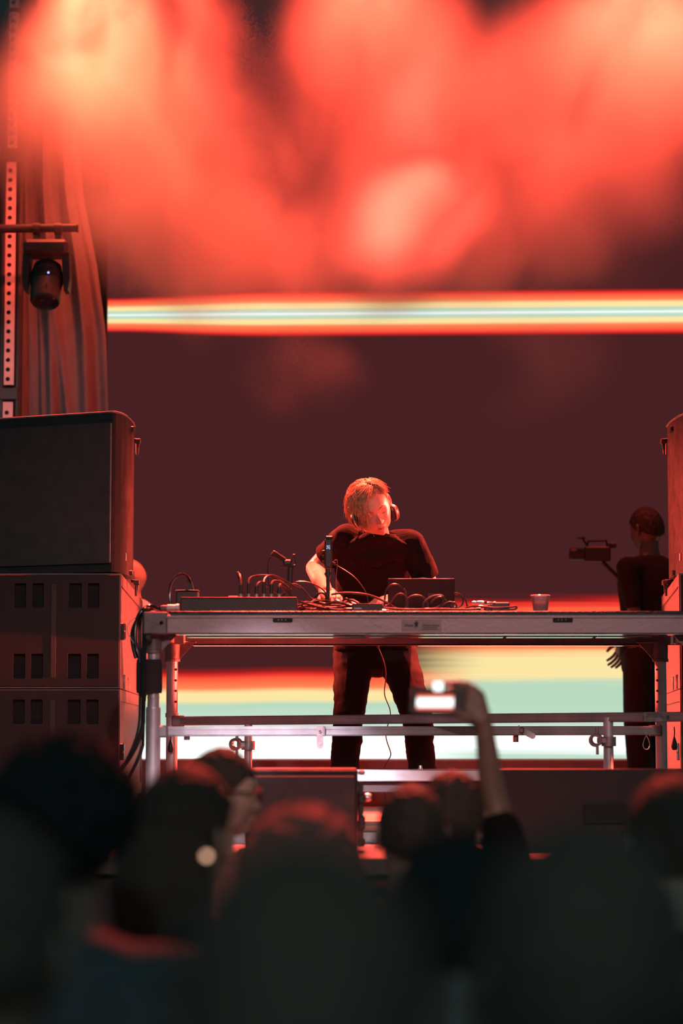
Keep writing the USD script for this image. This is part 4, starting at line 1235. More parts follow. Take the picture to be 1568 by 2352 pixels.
# jeans and shoes
jl = []
for hpj, knj, anj in ((hl, kl, al), (hr_, kr, ar)):
    jl.append(chain([hpj, hpj + (knj - hpj) * 0.5, knj, knj + (anj - knj) * 0.45, anj + [0, 0, -0.01]], [0.103, 0.088, 0.074, 0.070, 0.060]))
hipm = loft([(W(866, 1556, 11.86), 0.02, 0.06), (W(866, 1538, 11.86), 0.10, 0.10), (W(862, 1520, 11.87), 0.175, 0.125), (W(860, 1480, 11.85), 0.172, 0.122), (W(858, 1440, 11.79), 0.165, 0.118)])
jv = wrinkle(soft(union([hipm] + jl), 0.013, 5), 0.009, 11, 4, (1, 1, 1.4))
obj("jeans", wrinkle(jv, 0.004, 30, 6, (0.6, 0.6, 1.6)), CLOTH["denim"], dj, smooth=60)
for a, s in ((al, -1), (ar, 1)):
    sh_ = union([bone(a + [0, 0.02, -0.04], 0.046, a + [s * 0.03, -0.15, -0.052], 0.036), bone(a + [0, 0, 0.02], 0.05, a + [0, 0, -0.04], 0.048)])
    sh_ = sh_ ^ m3.Manifold.cube((2, 2, 0.4), True).translate((float(a[0]), float(a[1]), ZS + 0.202))
    obj("shoe", soft(sh_, 0.014, 3), M_SHOE, dj, smooth=60)

# headphones resting on the neck
hpn = thing("headphones", "black headphones worn low around the blond performer's neck and jaw", "headphones", W(864, 1200, 11.2))
ca, cb_ = W(904, 1177, 11.20), W(818, 1193, 11.08)
for c_, s in ((ca, 1), (cb_, -1)):
    ax = np.array([s * 0.9, 0.30, 0.28 * s])
    obj("ear_cup", lathe([(0.0, -0.014), (0.030, -0.014), (0.038, -0.006), (0.039, 0.006), (0.034, 0.014), (0.022, 0.018), (0.0, 0.019)], 32, c_, ax), M_RUBBER, hpn)
    obj("ear_pad", lathe([(0.016, -0.012), (0.020, -0.024), (0.031, -0.028), (0.038, -0.020), (0.037, -0.012), (0.016, -0.012)], 28, c_, ax), M_BLACKM, hpn)
    obj("cup_ring", lathe([(0.0385, -0.003), (0.0405, -0.001), (0.0405, 0.003), (0.0385, 0.005), (0.0385, -0.003)], 32, c_, ax), M_STEEL, hpn)
    obj("slider", tube([c_ + np.array([s * 0.012, 0.012, 0.02]), c_ + np.array([s * 0.012, 0.045, 0.012]), c_ + np.array([s * 0.0, 0.085, -0.012])], 0.006, 8), M_BLACK, hpn)
mid = (ca + cb_) / 2
obj("headband", tube(spline([cb_ + [-0.004, 0.08, -0.012], mid + [-0.06, 0.155, -0.012], mid + [0.0, 0.18, -0.01], mid + [0.06, 0.155, -0.008], ca + [0.004, 0.08, -0.012]], 24), 0.010, 10), M_BLACK, hpn)

# ------------------------------------------------------------------ gear on the table
def px_curve(pts, y):
    """Pixel points at distance y (or (px, py, y) triples) as world points, kept above the table top."""
    out = []
    for p in pts:
        q = W(p[0], p[1], p[2] if len(p) > 2 else y)
        out.append(q)
    return np.array(out)


def on_top(q, r):
    q = np.array(q)
    inside = (q[:, 1] > Y0) & (q[:, 0] > TX0) & (q[:, 0] < TX1)
    q[:, 2] = np.where(inside, np.maximum(q[:, 2], ZT + r + 0.001), q[:, 2])
    return q


M_CABLE = mat("cable_black", (0.016, 0.013, 0.013), 0.26)
M_CABLE2 = mat("cable_grey", (0.05, 0.036, 0.034), 0.27)

# rack box with jack plugs
y0 = 10.16
a, b = W(415, 1373, y0), W(682, 1402, y0)
rk = thing("rack_box", "flat black rack box with a row of jack plugs standing in its top", "audio unit", ((a[0] + b[0]) / 2, y0 + 0.1, ZT))
obj("case", bevel_box((a[0], y0, ZT + 0.006), (b[0], y0 + 0.2, a[2]), 0.004), M_BLACK, rk, smooth=False)
obj("top_plate", bevel_box((a[0] + 0.002, y0 + 0.002, a[2] + 0.0005), (b[0] - 0.002, y0 + 0.198, a[2] + 0.003), 0.001), M_BLACK, rk, smooth=False)
for k in (0.05, 0.95):
    for q in (0.03, 0.17):
        xx = a[0] + (b[0] - a[0]) * k
        obj("rubber_foot", lathe([(0.0, 0), (0.012, 0), (0.012, 0.0055), (0.0, 0.0055)], 14, (xx, y0 + q, ZT)), M_RUBBER, rk)
jt = a[2] + 0.003
for n_, px in enumerate((553, 571, 589, 606, 623, 641)):
    x = W(px, 1372, y0 + 0.06)[0]
    yj = y0 + 0.06
    ta = W(px, (1344, 1340, 1346, 1336, 1342, 1348)[n_], yj)[2]
    jp = thing("jack_plug", ("jack plug at the far end of the rack box row, beside the flat plate", "second jack plug of the row, counted from the flat plate", "third jack plug of the row, counted from the flat plate",
               "fourth jack plug of the row, tallest, counted from the flat plate", "fifth jack plug of the row, counted from the flat plate", "last jack plug of the row, nearest the cable pile")[n_], "plug", (x, yj, jt), group="jack plugs in the rack box")
    obj("sleeve", lathe([(0.0, 0), (0.0065, 0), (0.0065, 0.017), (0.0, 0.017)], 14, (x, yj, jt)), M_STEEL, jp, label="bright metal sleeve")
    obj("plug_body", lathe([(0.0, 0.0172), (0.0085, 0.0172), (0.0085, 0.03), (0.007, ta - jt), (0.0, ta - jt)], 14, (x, yj, jt)), M_RUBBER, jp)
    lean = ((-10, -26), (16, -30), (20, -12), (12, -20), (16, -14), (8, -16))[n_]
    pts = px_curve([(px, (ta and 1344), yj)], yj)
    top = np.array([x, yj, ta])
    ends = (((552, 1326), (548, 1317)), ((577, 1326), (596, 1322), (618, 1323), (650, 1340)), ((598, 1337), (612, 1344), (640, 1362)), ((610, 1327), (625, 1322), (650, 1332), (690, 1352)), ((630, 1334), (645, 1338), (668, 1356)), ((645, 1342), (652, 1352), (668, 1370)))[n_]
    cv_ = [top - [0, 0, 0.004]] + [W(qx, qy, yj + 0.03 * (i + 1)) for i, (qx, qy) in enumerate(ends)]
    obj("lead", cable(on_top(spline(cv_, 24), 0.005), 0.0052, 26), M_CABLE2, jp, label="lead bending out of the plug")
tip = thing("jack_lead", "short thick lead end sticking up behind the rack box's row of plugs", "cable", W(548, 1330, 10.3))
obj("lead", cable(px_curve([(546, 1318), (551, 1332), (556, 1352), (560, 1372)], 10.3), 0.006, 20), M_CABLE2, tip)
obj("lead_tip", ball(W(546, 1317, 10.3), 0.0075, 2), M_CABLE2, tip)
a, b = W(524, 1363, 10.22), W(552, 1368, 10.22)
pl = thing("flat_plate", "small thin plate lying on the rack box beside the jack plugs", "plate", ((a[0] + b[0]) / 2, 10.25, jt))
obj("plate_top", bevel_box((a[0], 10.22, jt + 0.004), (b[0], 10.30, jt + 0.008), 0.001), M_ALUDULL, pl, smooth=False)
obj("plate_foot", bevel_box((a[0] + 0.006, 10.235, jt + 0.0003), (b[0] - 0.006, 10.285, jt + 0.0038), 0.001), M_BLACK, pl, smooth=False)

# power adapter with an arching lead
y1 = 10.42
a, b = W(404, 1355, y1), W(455, 1400, y1)
ad = thing("power_adapter", "black power adapter box with an arched lead, behind the rack box end", "power adapter", ((a[0] + b[0]) / 2, y1, ZT))
obj("adapter_body", bevel_box((a[0], y1, ZT + 0.001), (b[0], y1 + 0.07, a[2] - 0.004), 0.005), M_BLACK, ad, smooth=False)
obj("adapter_lid", bevel_box((a[0] - 0.003, y1 - 0.003, a[2] - 0.0035), (b[0] + 0.003, y1 + 0.073, a[2]), 0.002), M_BLACK, ad, smooth=False)
q = W(438, 1352, y1 + 0.03)
obj("plug", join(m3.Manifold.hull_points(np.array([[q[0] + dx * w, y1 + 0.03 + dy * 0.012, z] for z, w in ((a[2] + 0.0005, 0.014), (a[2] + 0.03, 0.008)) for dx in (-1, 1) for dy in (-1, 1)]))), M_RUBBER, ad, smooth=False)
obj("lead", cable([[q[0], y1 + 0.03, a[2] + 0.028], W(432, 1326, y1 + 0.02), W(418, 1318, y1), W(402, 1326, y1 - 0.02), W(391, 1346, y1 - 0.04), W(390, 1372, y1 - 0.05), [W(391, 1400, y1 - 0.05)[0], y1 - 0.05, ZT + 0.008]], 0.0058, 40), M_CABLE, ad)
obj("cable_tie", m3.Manifold.hull_points(np.array([W(px, py, y1 + 0.03 + d) for px, py in ((428, 1337), (432, 1330), (442, 1330), (444, 1334)) for d in (0, 0.012)])), M_CABLE2, ad, smooth=False)

# silver connector and the thick cables over the table's corner
a = W(397, 1391, 10.1)
cn = thing("cable_connector", "silver cable connector with braided black lead lying at the table corner", "connector", (a[0], 10.1, ZT))
obj("shell", lathe([(0.0, -0.026), (0.013, -0.026), (0.015, -0.02), (0.015, 0.012), (0.017, 0.014), (0.017, 0.026), (0.0, 0.026)], 24, (a[0], 10.1, ZT + 0.0185), (1, 0, 0)), M_ALU, cn)
obj("gland", lathe([(0.0, -0.052), (0.0095, -0.052), (0.0125, -0.044), (0.0125, -0.027), (0.0, -0.027)], 20, (a[0], 10.1, ZT + 0.0185), (1, 0, 0)), M_CAST, cn)
g0 = np.array([a[0] - 0.05, 10.1, ZT + 0.0185])
obj("lead", cable([g0, g0 + [-0.022, -0.005, 0.001], W(345, 1392, 10.07), W(324, 1406, 10.05), W(313, 1432, 10.05), W(311, 1470, 10.04), W(322, 1515, 10.035)], 0.0085, 60, 10), M_CABLE, cn)
cab_paths = [
    ("thick black cable bowing widest around the table corner to the wrapped leg", [(372, 1399, 10.14), (350, 1398, 10.10), (326, 1410, 10.06), (307, 1440, 10.05), (303, 1470, 10.05), (312, 1512, 10.045)], 0.0075, M_CABLE),
    ("black cable rounding the table corner inside the thicker one", [(386, 1400, 10.20), (356, 1400, 10.18), (334, 1403, 10.15), (322, 1425, 10.09), (320, 1470, 10.07), (327, 1510, 10.06)], 0.006, M_CABLE),
    ("thin white wire looping beside the table corner", [(330, 1408, 10.08), (312, 1418, 10.06), (299, 1428, 10.05), (292, 1442, 10.05), (297, 1460, 10.045), (309, 1480, 10.04)], 0.0024, mat("wire_white", (0.75, 0.72, 0.7), 0.5)),
    ("blue cable beside the wrapped leg", [(304, 1462, 10.03), (312, 1480, 10.03), (318, 1500, 10.03), (321, 1522, 10.03)], 0.0045, mat("cable_blue", (0.03, 0.04, 0.22), 0.4)),
    ("heavy black cable hanging below the leg's tape wrap to the stage", [(326, 1585, 10.03), (331, 1625, 10.0), (327, 1668, 9.98), (312, 1715, 9.96), (290, 1752, 9.93), (262, 1790, 9.9), (240, 1850, 9.88)], 0.009, M_CABLE),
    ("heavy black cable hanging beside the leg sleeve", [(334, 1588, 10.03), (337, 1628, 10.02), (334, 1680, 10.0), (322, 1730, 9.98), (302, 1775, 9.95), (280, 1830, 9.92), (270, 1905, 9.9)], 0.0075, M_CABLE),
    ("slim dark cable outside the hanging cable bundle", [(322, 1588, 10.05), (321, 1630, 10.03), (316, 1680, 10.01), (300, 1725, 9.99), (282, 1765, 9.96), (252, 1840, 9.94)], 0.005, M_CABLE2),
]
for lab, pts, r, m in cab_paths:
    q = on_top(spline(px_curve(pts, 10.05), 50), r)
    t = thing("cable", lab, "cable", q[0])
    obj("jacket", tube(q, r, 10), m, t)
    obj("strain_relief", lathe([(0.0, 0), (r * 1.35, 0), (r * 1.35, 0.012), (r * 1.05, 0.02), (0.0, 0.02)], 12, q[0], q[1] - q[0]), M_RUBBER, t)

# clip microphone on a desk stand
ym = 10.5
c0 = W(666, 1400, ym)
mc = thing("desk_microphone", "stubby microphone in a clip on a short desk stand behind the jack plugs", "microphone", (c0[0], ym, ZT))
obj("stand_base", lathe([(0.0, 0), (0.045, 0), (0.045, 0.006), (0.02, 0.012), (0.0, 0.012)], 28, (c0[0], ym, ZT)), M_BLACK, mc)
s0, s1 = [c0[0], ym, ZT + 0.0125], W(666, 1339, ym)
obj("stand_tube", join(rod(s0, s1, 0.0065), rod(s1, W(667, 1303, ym), 0.0135)), M_BLACK, mc)
k = W(660, 1292, ym)
obj("clip", join(box(k, (0.038, 0.03, 0.026), 0.006), box(k + [0.016, 0, 0.01], (0.012, 0.02, 0.03), 0.003, rot((0, 1, 0), 20, k)), rod(k + [-0.028, 0, -0.016], k + [0.034, 0, -0.014], 0.006)), M_BLACK, mc)
obj("wing_screw", join(rod(W(668, 1288, ym - 0.01), W(674, 1276, ym - 0.01), 0.004), box(W(675, 1275, ym - 0.01), (0.014, 0.008, 0.01), 0.002), rod(W(676, 1280, ym - 0.01), W(679, 1300, ym - 0.01), 0.0025)), M_BLACK, mc)
ma, mb = W(625, 1269, ym - 0.02), W(653, 1287, ym)
dm = (mb - ma) / np.linalg.norm(mb - ma)
obj("microphone_body", lathe([(0.0, 0), (0.011, 0), (0.0135, 0.004), (0.0135, 0.02), (0.0125, 0.022), (0.0125, np.linalg.norm(mb - ma)), (0.0, np.linalg.norm(mb - ma))], 22, ma, dm), M_BLACK, mc)
obj("lead", cable([ma + dm * 0.002 + [0, 0, -0.012], W(619, 1284, ym - 0.02), W(615, 1305, ym), W(617, 1335, ym), W(622, 1365, ym), [W(626, 1400, ym)[0], ym, ZT + 0.004]], 0.0022, 36), M_CABLE, mc)

# slim camera on a short pole
yc = 10.62
c0 = W(753, 1400, yc)
pc = thing("pole_camera", "slim dark handheld camera with a small lit screen on a short pole", "camera", (c0[0], yc, ZT))
obj("pole_base", lathe([(0.0, 0), (0.04, 0), (0.04, 0.006), (0.012, 0.014), (0.0, 0.014)], 24, (c0[0], yc, ZT)), M_BLACK, pc)
zc = lambda py: W(753, py, yc)[2]
obj("pole", join(rod([c0[0], yc, ZT + 0.0145], [c0[0], yc, zc(1325)], 0.0085), rod([c0[0], yc, zc(1325)], [c0[0], yc, zc(1306)], 0.012), rod([c0[0] - 0.016, yc, zc(1318)], [c0[0] + 0.014, yc, zc(1317)], 0.006)), M_BLACK, pc)
bx0, bx1 = W(745, 1300, yc)[0], W(763, 1300, yc)[0]
obj("camera_body", bevel_box((bx0, yc - 0.018, zc(1305)), (bx1, yc + 0.018, zc(1240)), 0.006), M_BLACK, pc, smooth=False)
obj("camera_head", join(bevel_box((bx0 + 0.004, yc - 0.015, zc(1239)), (bx1 + 0.002, yc + 0.015, zc(1231)), 0.004), bevel_box((bx0 + 0.001, yc - 0.017, zc(1244)), (bx1, yc + 0.017, zc(1239.2)), 0.002)), M_BLACK, pc, smooth=False)
q = W(753.5, 1257, yc - 0.0185)
scr_ = obj("screen", box(q, (0.0175, 0.001, 0.0185), 0.0003), glow("screen_blue", (0.06, 0.10, 0.18), 1.0), pc, smooth=False, label="small lit square screen")
for dx, dz in ((-0.005, 0.006), (0.004, 0.007), (-0.006, -0.005), (0.0, -0.002), (0.006, -0.006), (0.005, 0.0), (-0.002, 0.003)):
    obj("screen_mark", box(q + [dx, -0.0009, dz], (0.0032, 0.0006, 0.003), 0.0002), glow("screen_white", (0.85, 0.92, 1.2), 1.0), scr_, smooth=False)
for py in (1266, 1277, 1290):
    obj("button", join(rod([bx0 + 0.002, yc - 0.006, zc(py)], [bx0 - 0.010, yc - 0.006, zc(py + 1)], 0.0055)), M_BLACK, pc)
obj("cable_port", rod([bx1 - 0.002, yc, zc(1292)], [bx1 + 0.012, yc, zc(1296)], 0.007), M_BLACK, pc)
obj("lead", cable([[bx1 + 0.01, yc, zc(1296)], W(775, 1300, yc), W(795, 1312, yc - 0.02), W(818, 1330, yc - 0.05), W(832, 1348, yc - 0.07), W(840, 1362, yc - 0.08), [W(848, 1380, yc - 0.1)[0], yc - 0.1, ZT + 0.006]], 0.0026, 44), M_CABLE2, pc)
obj("strap", cable([[bx1 + 0.008, yc, zc(1288)], W(774, 1287, yc), W(773, 1310, yc), W(771, 1345, yc), [W(770, 1365, yc)[0], yc, ZT + 0.003]], 0.0016, 30), mat("strap_red", (0.35, 0.12, 0.1), 0.6), pc)

# laptop seen from the back
yl = 10.58
a, b = W(890, 1331, yl), W(1043, 1390, yl)
lp = thing("laptop", "black laptop seen from behind, its open lid hiding the performer's hand", "laptop", ((a[0] + b[0]) / 2, yl + 0.1, ZT))
wl = b[0] - a[0]
hz = a[2] - ZT
m = trimesh.transformations.translation_matrix([a[0], yl, ZT + 0.014]) @ rot((1, 0, 0), 14)
hl_ = (hz - 0.014) / math.cos(math.radians(14))
obj("lid", xf(bevel_box((0, -0.006, 0.0), (wl, 0.0, hl_), 0.0025), trimesh.transformations.translation_matrix([a[0], yl, ZT + 0.014]) @ rot((1, 0, 0), 14)), mat("laptop_black", (0.012, 0.011, 0.011), 0.36), lp, smooth=False)
obj("lid_edge", xf(bevel_box((0.002, -0.0055, hl_ + 0.0003), (wl - 0.002, -0.0005, hl_ + 0.0025), 0.0008), m), M_STEEL, lp, smooth=False, label="steel strip added as the rim-lit top edge of the lid")  # bright strip stands for rim light along the black lid
obj("lid_mark", xf(bevel_box((wl * 0.60, -0.0064, hl_ * 0.52), (wl * 0.72, -0.0058, hl_ * 0.60), 0.0002), m), mat("laptop_mark", (0.09, 0.07, 0.07), 0.25), lp, smooth=False)
obj("keyboard_base", bevel_box((a[0], yl + 0.004, ZT + 0.001), (b[0], yl + 0.24, ZT + 0.013), 0.003), M_BLACK, lp, smooth=False)
obj("hinge", rod((a[0] + 0.03, yl + 0.001, ZT + 0.011), (b[0] - 0.03, yl + 0.001, ZT + 0.011), 0.0035), M_BLACK, lp)

# small interface box in front of the laptop
yd = 10.06
a, b = W(808, 1387, yd), W(878, 1402, yd)
di = thing("interface_box", "small flat black box with a pale label in front of the cable pile", "audio unit", ((a[0] + b[0]) / 2, yd + 0.05, ZT))
obj("case", bevel_box((a[0], yd, ZT + 0.001), (b[0], yd + 0.09, a[2]), 0.003), M_BLACK, di, smooth=False)
obj("label", bevel_box((W(812, 0, yd)[0], yd - 0.001, W(0, 1399, yd)[2]), (W(829, 0, yd)[0], yd - 0.0001, W(0, 1396, yd)[2]), 0.0001), mat("pale_label", (0.6, 0.55, 0.55), 0.6), di, smooth=False)
obj("cable_gland", rod((a[0] + 0.001, yd + 0.04, ZT + 0.012), (a[0] - 0.028, yd + 0.04, ZT + 0.011), 0.008), M_RUBBER, di)
obj("edge_trim", bevel_box((a[0] + 0.002, yd + 0.001, a[2] + 0.0003), (b[0] - 0.002, yd + 0.088, a[2] + 0.0015), 0.0005), M_CABLE2, di, smooth=False)

# the pile of cables
rp = np.random.default_rng(21)
PILE = "black cables tangled in the pile between rack box and laptop"
for n_ in range(34):
    x0 = rp.uniform(664, 705) if n_ < 24 else rp.uniform(700, 770)
    x1 = rp.uniform(800, 930)
    yy = rp.uniform(10.12, 10.5)
    hi = rp.uniform(0.005, 0.062) * (1 - 0.3 * (n_ % 3 == 0))
    k = rp.integers(6, 9)
    pts = []
    for i in range(k):
        t = i / (k - 1)
        px = x0 + (x1 - x0) * t + rp.normal(0, 7)
        z = ZT + 0.006 + hi * (0.55 + 0.45 * math.sin(math.pi * (t * 1.1 + 0.1))) * rp.uniform(0.45, 1.1) * (1 - 0.75 * max(0, (px - 800) / 130))
        yq = yy + rp.normal(0, 0.03)
        pts.append([W(px, 1400, yq)[0], yq, max(z, ZT + 0.005)])
    r = (0.0042, 0.0034, 0.005, 0.0055)[n_ % 4]
    q = on_top(spline(pts, 46), r)
    t = obj("pile_cable", tube(q, r, 8), (M_CABLE, M_CABLE2)[n_ % 2], None)
    tag(t, "thin black cable lying in the tangled pile between rack box and laptop", "cable", "cables of the tangled pile")
singles = [
    ("cable arching high in front of the laptop lid's near end", 10.32, [(884, 1400), (884, 1368), (893, 1347), (908, 1342), (921, 1350), (927, 1375), (926, 1400)], 0.0042, M_CABLE),
    ("stiff cable end standing up in front of the laptop lid", 10.30, [(926, 1352), (931, 1360), (934, 1378), (933, 1396)], 0.0045, M_CABLE2),
    ("cable rising steeply from the interface box towards the laptop", 10.26, [(884, 1392), (900, 1382), (910, 1368), (921, 1364), (932, 1372), (934, 1394)], 0.004, M_CABLE2),
    ("round cable loop lying low in front of the laptop middle", 10.28, [(934, 1400), (936, 1376), (950, 1368), (968, 1370), (980, 1384), (982, 1400)], 0.004, M_CABLE2),
    ("large oval cable loop leaning in front of the laptop", 10.26, [(975, 1398), (972, 1388), (984, 1374), (1004, 1367), (1018, 1370), (1017, 1384), (1004, 1395), (985, 1399)], 0.0042, M_CABLE2),
    ("thin cable ring inside the large oval loop", 10.27, [(990, 1386), (998, 1376), (1010, 1371), (1018, 1374)], 0.0034, M_CABLE2),
    ("cable loop beside the laptop's far bottom corner", 10.24, [(1012, 1396), (1026, 1384), (1042, 1384), (1048, 1394), (1036, 1399), (1028, 1393), (1036, 1386)], 0.0038, M_CABLE),
    ("hooked cable leaving the laptop's far side", 10.52, [(1041, 1364), (1052, 1364), (1061, 1372), (1062, 1386), (1054, 1393), (1042, 1394)], 0.0042, M_CABLE2),
    ("thin cable drooping beside the hooked laptop cable", 10.54, [(1042, 1370), (1056, 1368), (1066, 1375), (1072, 1390)], 0.003, M_CABLE),
    ("long flat cable running along the table edge past the laptop", 10.08, [(880, 1396), (915, 1399), (960, 1400), (1005, 1399), (1050, 1400), (1095, 1399)], 0.0042, M_CABLE2),
    ("cable snaking behind the adapters to a flat end loop", 10.14, [(1066, 1399), (1090, 1392), (1118, 1395), (1150, 1396), (1176, 1394), (1186, 1394), (1185, 1398), (1165, 1400), (1130, 1400)], 0.004, M_CABLE2),
    ("light cable curve above the pile, from the rack box to the camera pole", 10.45, [(664, 1352), (672, 1340), (690, 1336), (712, 1339), (732, 1348), (746, 1360), (752, 1380)], 0.0034, M_CABLE2),
    ("pale cable loop at the pile's upper end beside the microphone", 10.36, [(660, 1364), (662, 1348), (676, 1342), (694, 1352), (706, 1366), (716, 1376)], 0.0042, M_CABLE2),
    ("thick cable leading from the pile's top down to the interface box", 10.3, [(760, 1366), (790, 1362), (830, 1364), (862, 1372), (890, 1386), (905, 1396)], 0.0048, M_CABLE2),
    ("cable crossing low in front of the pile to the table edge", 10.1, [(690, 1382), (715, 1390), (740, 1396), (770, 1400), (800, 1400)], 0.0042, M_CABLE),
    ("short thick cable with moulded plug lying in front of the pile", 10.12, [(706, 1388), (730, 1392), (756, 1396), (782, 1394), (800, 1392)], 0.0052, M_CABLE2),
    ("dark loop of cable standing in the middle of the pile", 10.3, [(724, 1378), (728, 1366), (740, 1362), (748, 1370), (747, 1384)], 0.0045, M_CABLE),
    ("cable bridging from the microphone foot over the jack leads", 10.4, [(640, 1346), (650, 1338), (662, 1340), (666, 1350), (656, 1362), (646, 1368)], 0.0042, M_CABLE),
]
for lab, yv, pts, r, m in singles:
    q = on_top(spline(px_curve(pts, yv), 44), r)
    t = thing("loose_cable", lab, "cable", q[0])
    obj("jacket", tube(q, r, 10), m, t)
    obj("cable_end", lathe([(0.0, 0), (r * 1.4, 0), (r * 1.4, 0.016), (0.0, 0.016)], 12, q[-1], q[-1] - q[-2]), M_RUBBER, t)
# clear-tipped adapters
for n_, (px, py, L, lab) in enumerate(((1098, 1384, 0.05, "upper silver cable adapter in front of the black bar"), (1100, 1394, 0.045, "lower silver cable adapter at the table edge"), (1120, 1386, 0.04, "silver cable adapter with a flared tip, furthest from the laptop"))):
    yv = 10.1 + 0.05 * (n_ % 2)
    q = W(px, py, yv)
    q[2] = max(q[2], ZT + 0.0085 + (0.014 if n_ == 0 else 0))
    ap = thing("cable_adapter", lab, "plug", q, )
    ax = np.array([1, 0.25 * (n_ - 1), 0.02])
    obj("adapter_shell", lathe([(0.0, -L / 2), (0.007, -L / 2), (0.0075, -L / 4), (0.006, -L / 5), (0.0075, 0), (0.0075, L / 3), (0.005, L / 2), (0.0, L / 2)], 18, q, ax), M_STEEL, ap)
    obj("plastic_tip", lathe([(0.0, L / 2), (0.005, L / 2), (0.008, L / 2 + 0.012), (0.0, L / 2 + 0.012)], 16, q, ax), M_CABLE2, ap)
a, b = W(1112, 1383, 10.3), W(1170, 1388, 10.3)
bb = thing("black_bar", "slim black bar lying behind the cable adapters", "bar", ((a[0] + b[0]) / 2, 10.33, ZT))
obj("bar_body", bevel_box((a[0], 10.3, ZT + 0.012), (b[0], 10.36, a[2]), 0.004), M_BLACK, bb, smooth=False)
obj("bar_foot", bevel_box((a[0] + 0.008, 10.31, ZT + 0.0008), (b[0] - 0.008, 10.35, ZT + 0.0115), 0.003), M_RUBBER, bb, smooth=False)

# plastic cup
yk = 10.16
c0 = W(1241, 1400, yk)
ht = W(1241, 1367, yk)[2] - ZT - 0.001
r1, r0 = (W(1263.5, 0, yk)[0] - W(1219, 0, yk)[0]) / 2, (W(1259, 0, yk)[0] - W(1228, 0, yk)[0]) / 2
cp = thing("plastic_cup", "clear plastic cup with a painted red drink, alone near the table end", "cup", (c0[0], yk, ZT))
z0 = ZT + 0.001
M_CUP = usdkit.material(stage, "/World/Looks/clear_plastic", {"f": ("fresnel", {"IOR": 1.45}), "t": ("transparent_bsdf", {"color": (0.93, 0.9, 0.9)}), "g": ("glossy_bsdf", {"roughness": 0.08, "color": (0.95, 0.95, 0.95)}), "d": ("diffuse_bsdf", {"color": (0.6, 0.55, 0.55)}), "m": ("mix_closure", {}), "m2": ("mix_closure", {"fac": 0.24})},
                        [("f.fac", "m.fac"), ("t.BSDF", "m.closure1"), ("g.BSDF", "m.closure2"), ("m.closure", "m2.closure1"), ("d.BSDF", "m2.closure2")], surface="m2.closure")
obj("cup_wall", lathe([(0.0, 0.0), (r0, 0.0), (r0 + (r1 - r0) * 0.55, ht * 0.70), (r1 * 0.94, ht * 0.72), (r1 * 0.955, ht * 0.76), (r1 * 0.94, ht * 0.80), (r1 * 0.96, ht - 0.004), (r1 * 0.93, ht - 0.004), (r1 * 0.91, ht * 0.78), (r0 + (r1 - r0) * 0.5, ht * 0.69), (r0 - 0.0015, 0.002), (0.0, 0.002)], 48, (c0[0], yk, z0)), M_CUP, cp, smooth=40)
a_ = np.linspace(0, 2 * np.pi, 49)
obj("rim", tube(np.stack([c0[0] + r1 * 0.965 * np.cos(a_), yk + r1 * 0.965 * np.sin(a_), np.full(49, z0 + ht - 0.002)], 1), 0.0022, 8), mat("cup_rim", (0.75, 0.72, 0.72), 0.2), cp)
obj("drink", lathe([(0.0, 0.0025), (r0 - 0.003, 0.0025), (r0 + (r1 - r0) * 0.33 - 0.003, ht * 0.52), (0.0, ht * 0.52)], 40, (c0[0], yk, z0)), mat("red_reflection", (0.35, 0.10, 0.09), 0.1, transmission_weight=0.6), cp, smooth=40)  # solid red body carrying the cup's red reflection in its colour

# thin cable that hangs behind the table
hc = thing("hanging_cable", "thin cable hanging from the table between the performer's legs to the stage", "cable", (W(884, 1900, 11.3)[0], 11.32, ZS))
q = px_curve([(868, 1486), (876, 1505), (886, 1545), (883, 1580), (884, 1600), (892, 1620), (896, 1645), (886, 1690), (897, 1730), (892, 1745), (882, 1766), (884, 1790), (884, 1830), (890, 1856), (902, 1870)], 11.33)
obj("jacket", cable(q, 0.0026, 90), mat("thin_cable", (0.10, 0.06, 0.05), 0.4), hc)
obj("cable_clip", box(q[0] + [0, 0, 0.004], (0.012, 0.012, 0.02), 0.003), M_BLACK, hc, smooth=False)

# ------------------------------------------------------------------ the two others on the stage
t, HMx, J = standing("person", "bald person in a pale shirt half hidden behind the subwoofers beside the wrapped table leg", W(306, 1330, 14.1)[0], 14.06, 1.42, 100, ZS, shirt="white", trousers="charcoal", hair=None, head_tilt=16, width=0.9, head_scale=1.22)
t, HMx, J = standing("person", "dark-clad person with short hair standing behind the table's far corner", W(1492, 1300, 13.78)[0], 13.80, 1.70, 40, ZS, shirt="black", trousers="denim", hair="black", sk=SK_DARK, arm_in=0.45, head_tilt=12, head_scale=1.05)
M_RIG = mat("rig_black", (0.008, 0.007, 0.007), 0.5, specular_ior_level=0.3)
# camera rig held out in front of the dark figure
rc = W(1370, 1243, 13.78)
rg_ = thing("camera_rig", "dark camera rig held out before the shadowy figure, only its top edges lit", "camera", rc + [0, 0, -0.1])
obj("top_handle", join(rod(rc + [-0.055, 0, 0.0], rc + [0.06, 0, 0.004], 0.006), rod(rc + [-0.05, 0, 0], rc + [-0.055, 0, -0.03], 0.005), rod(rc + [0.055, 0, 0.0], rc + [0.06, 0, -0.03], 0.005)), M_RIG, rg_)
obj("camera_body", box(rc + [0.0, 0, -0.075], (0.15, 0.08, 0.085), 0.008), M_RIG, rg_, smooth=False)
obj("lens", lathe([(0.0, 0), (0.032, 0), (0.036, 0.02), (0.036, 0.075), (0.031, 0.08), (0.03, 0.07), (0.0, 0.065)], 26, rc + [-0.076, 0, -0.075], (-1, 0, 0)), M_RIG, rg_)
obj("viewfinder", box(rc + [0.085, 0, -0.025], (0.05, 0.04, 0.03), 0.005), M_RIG, rg_, smooth=False)
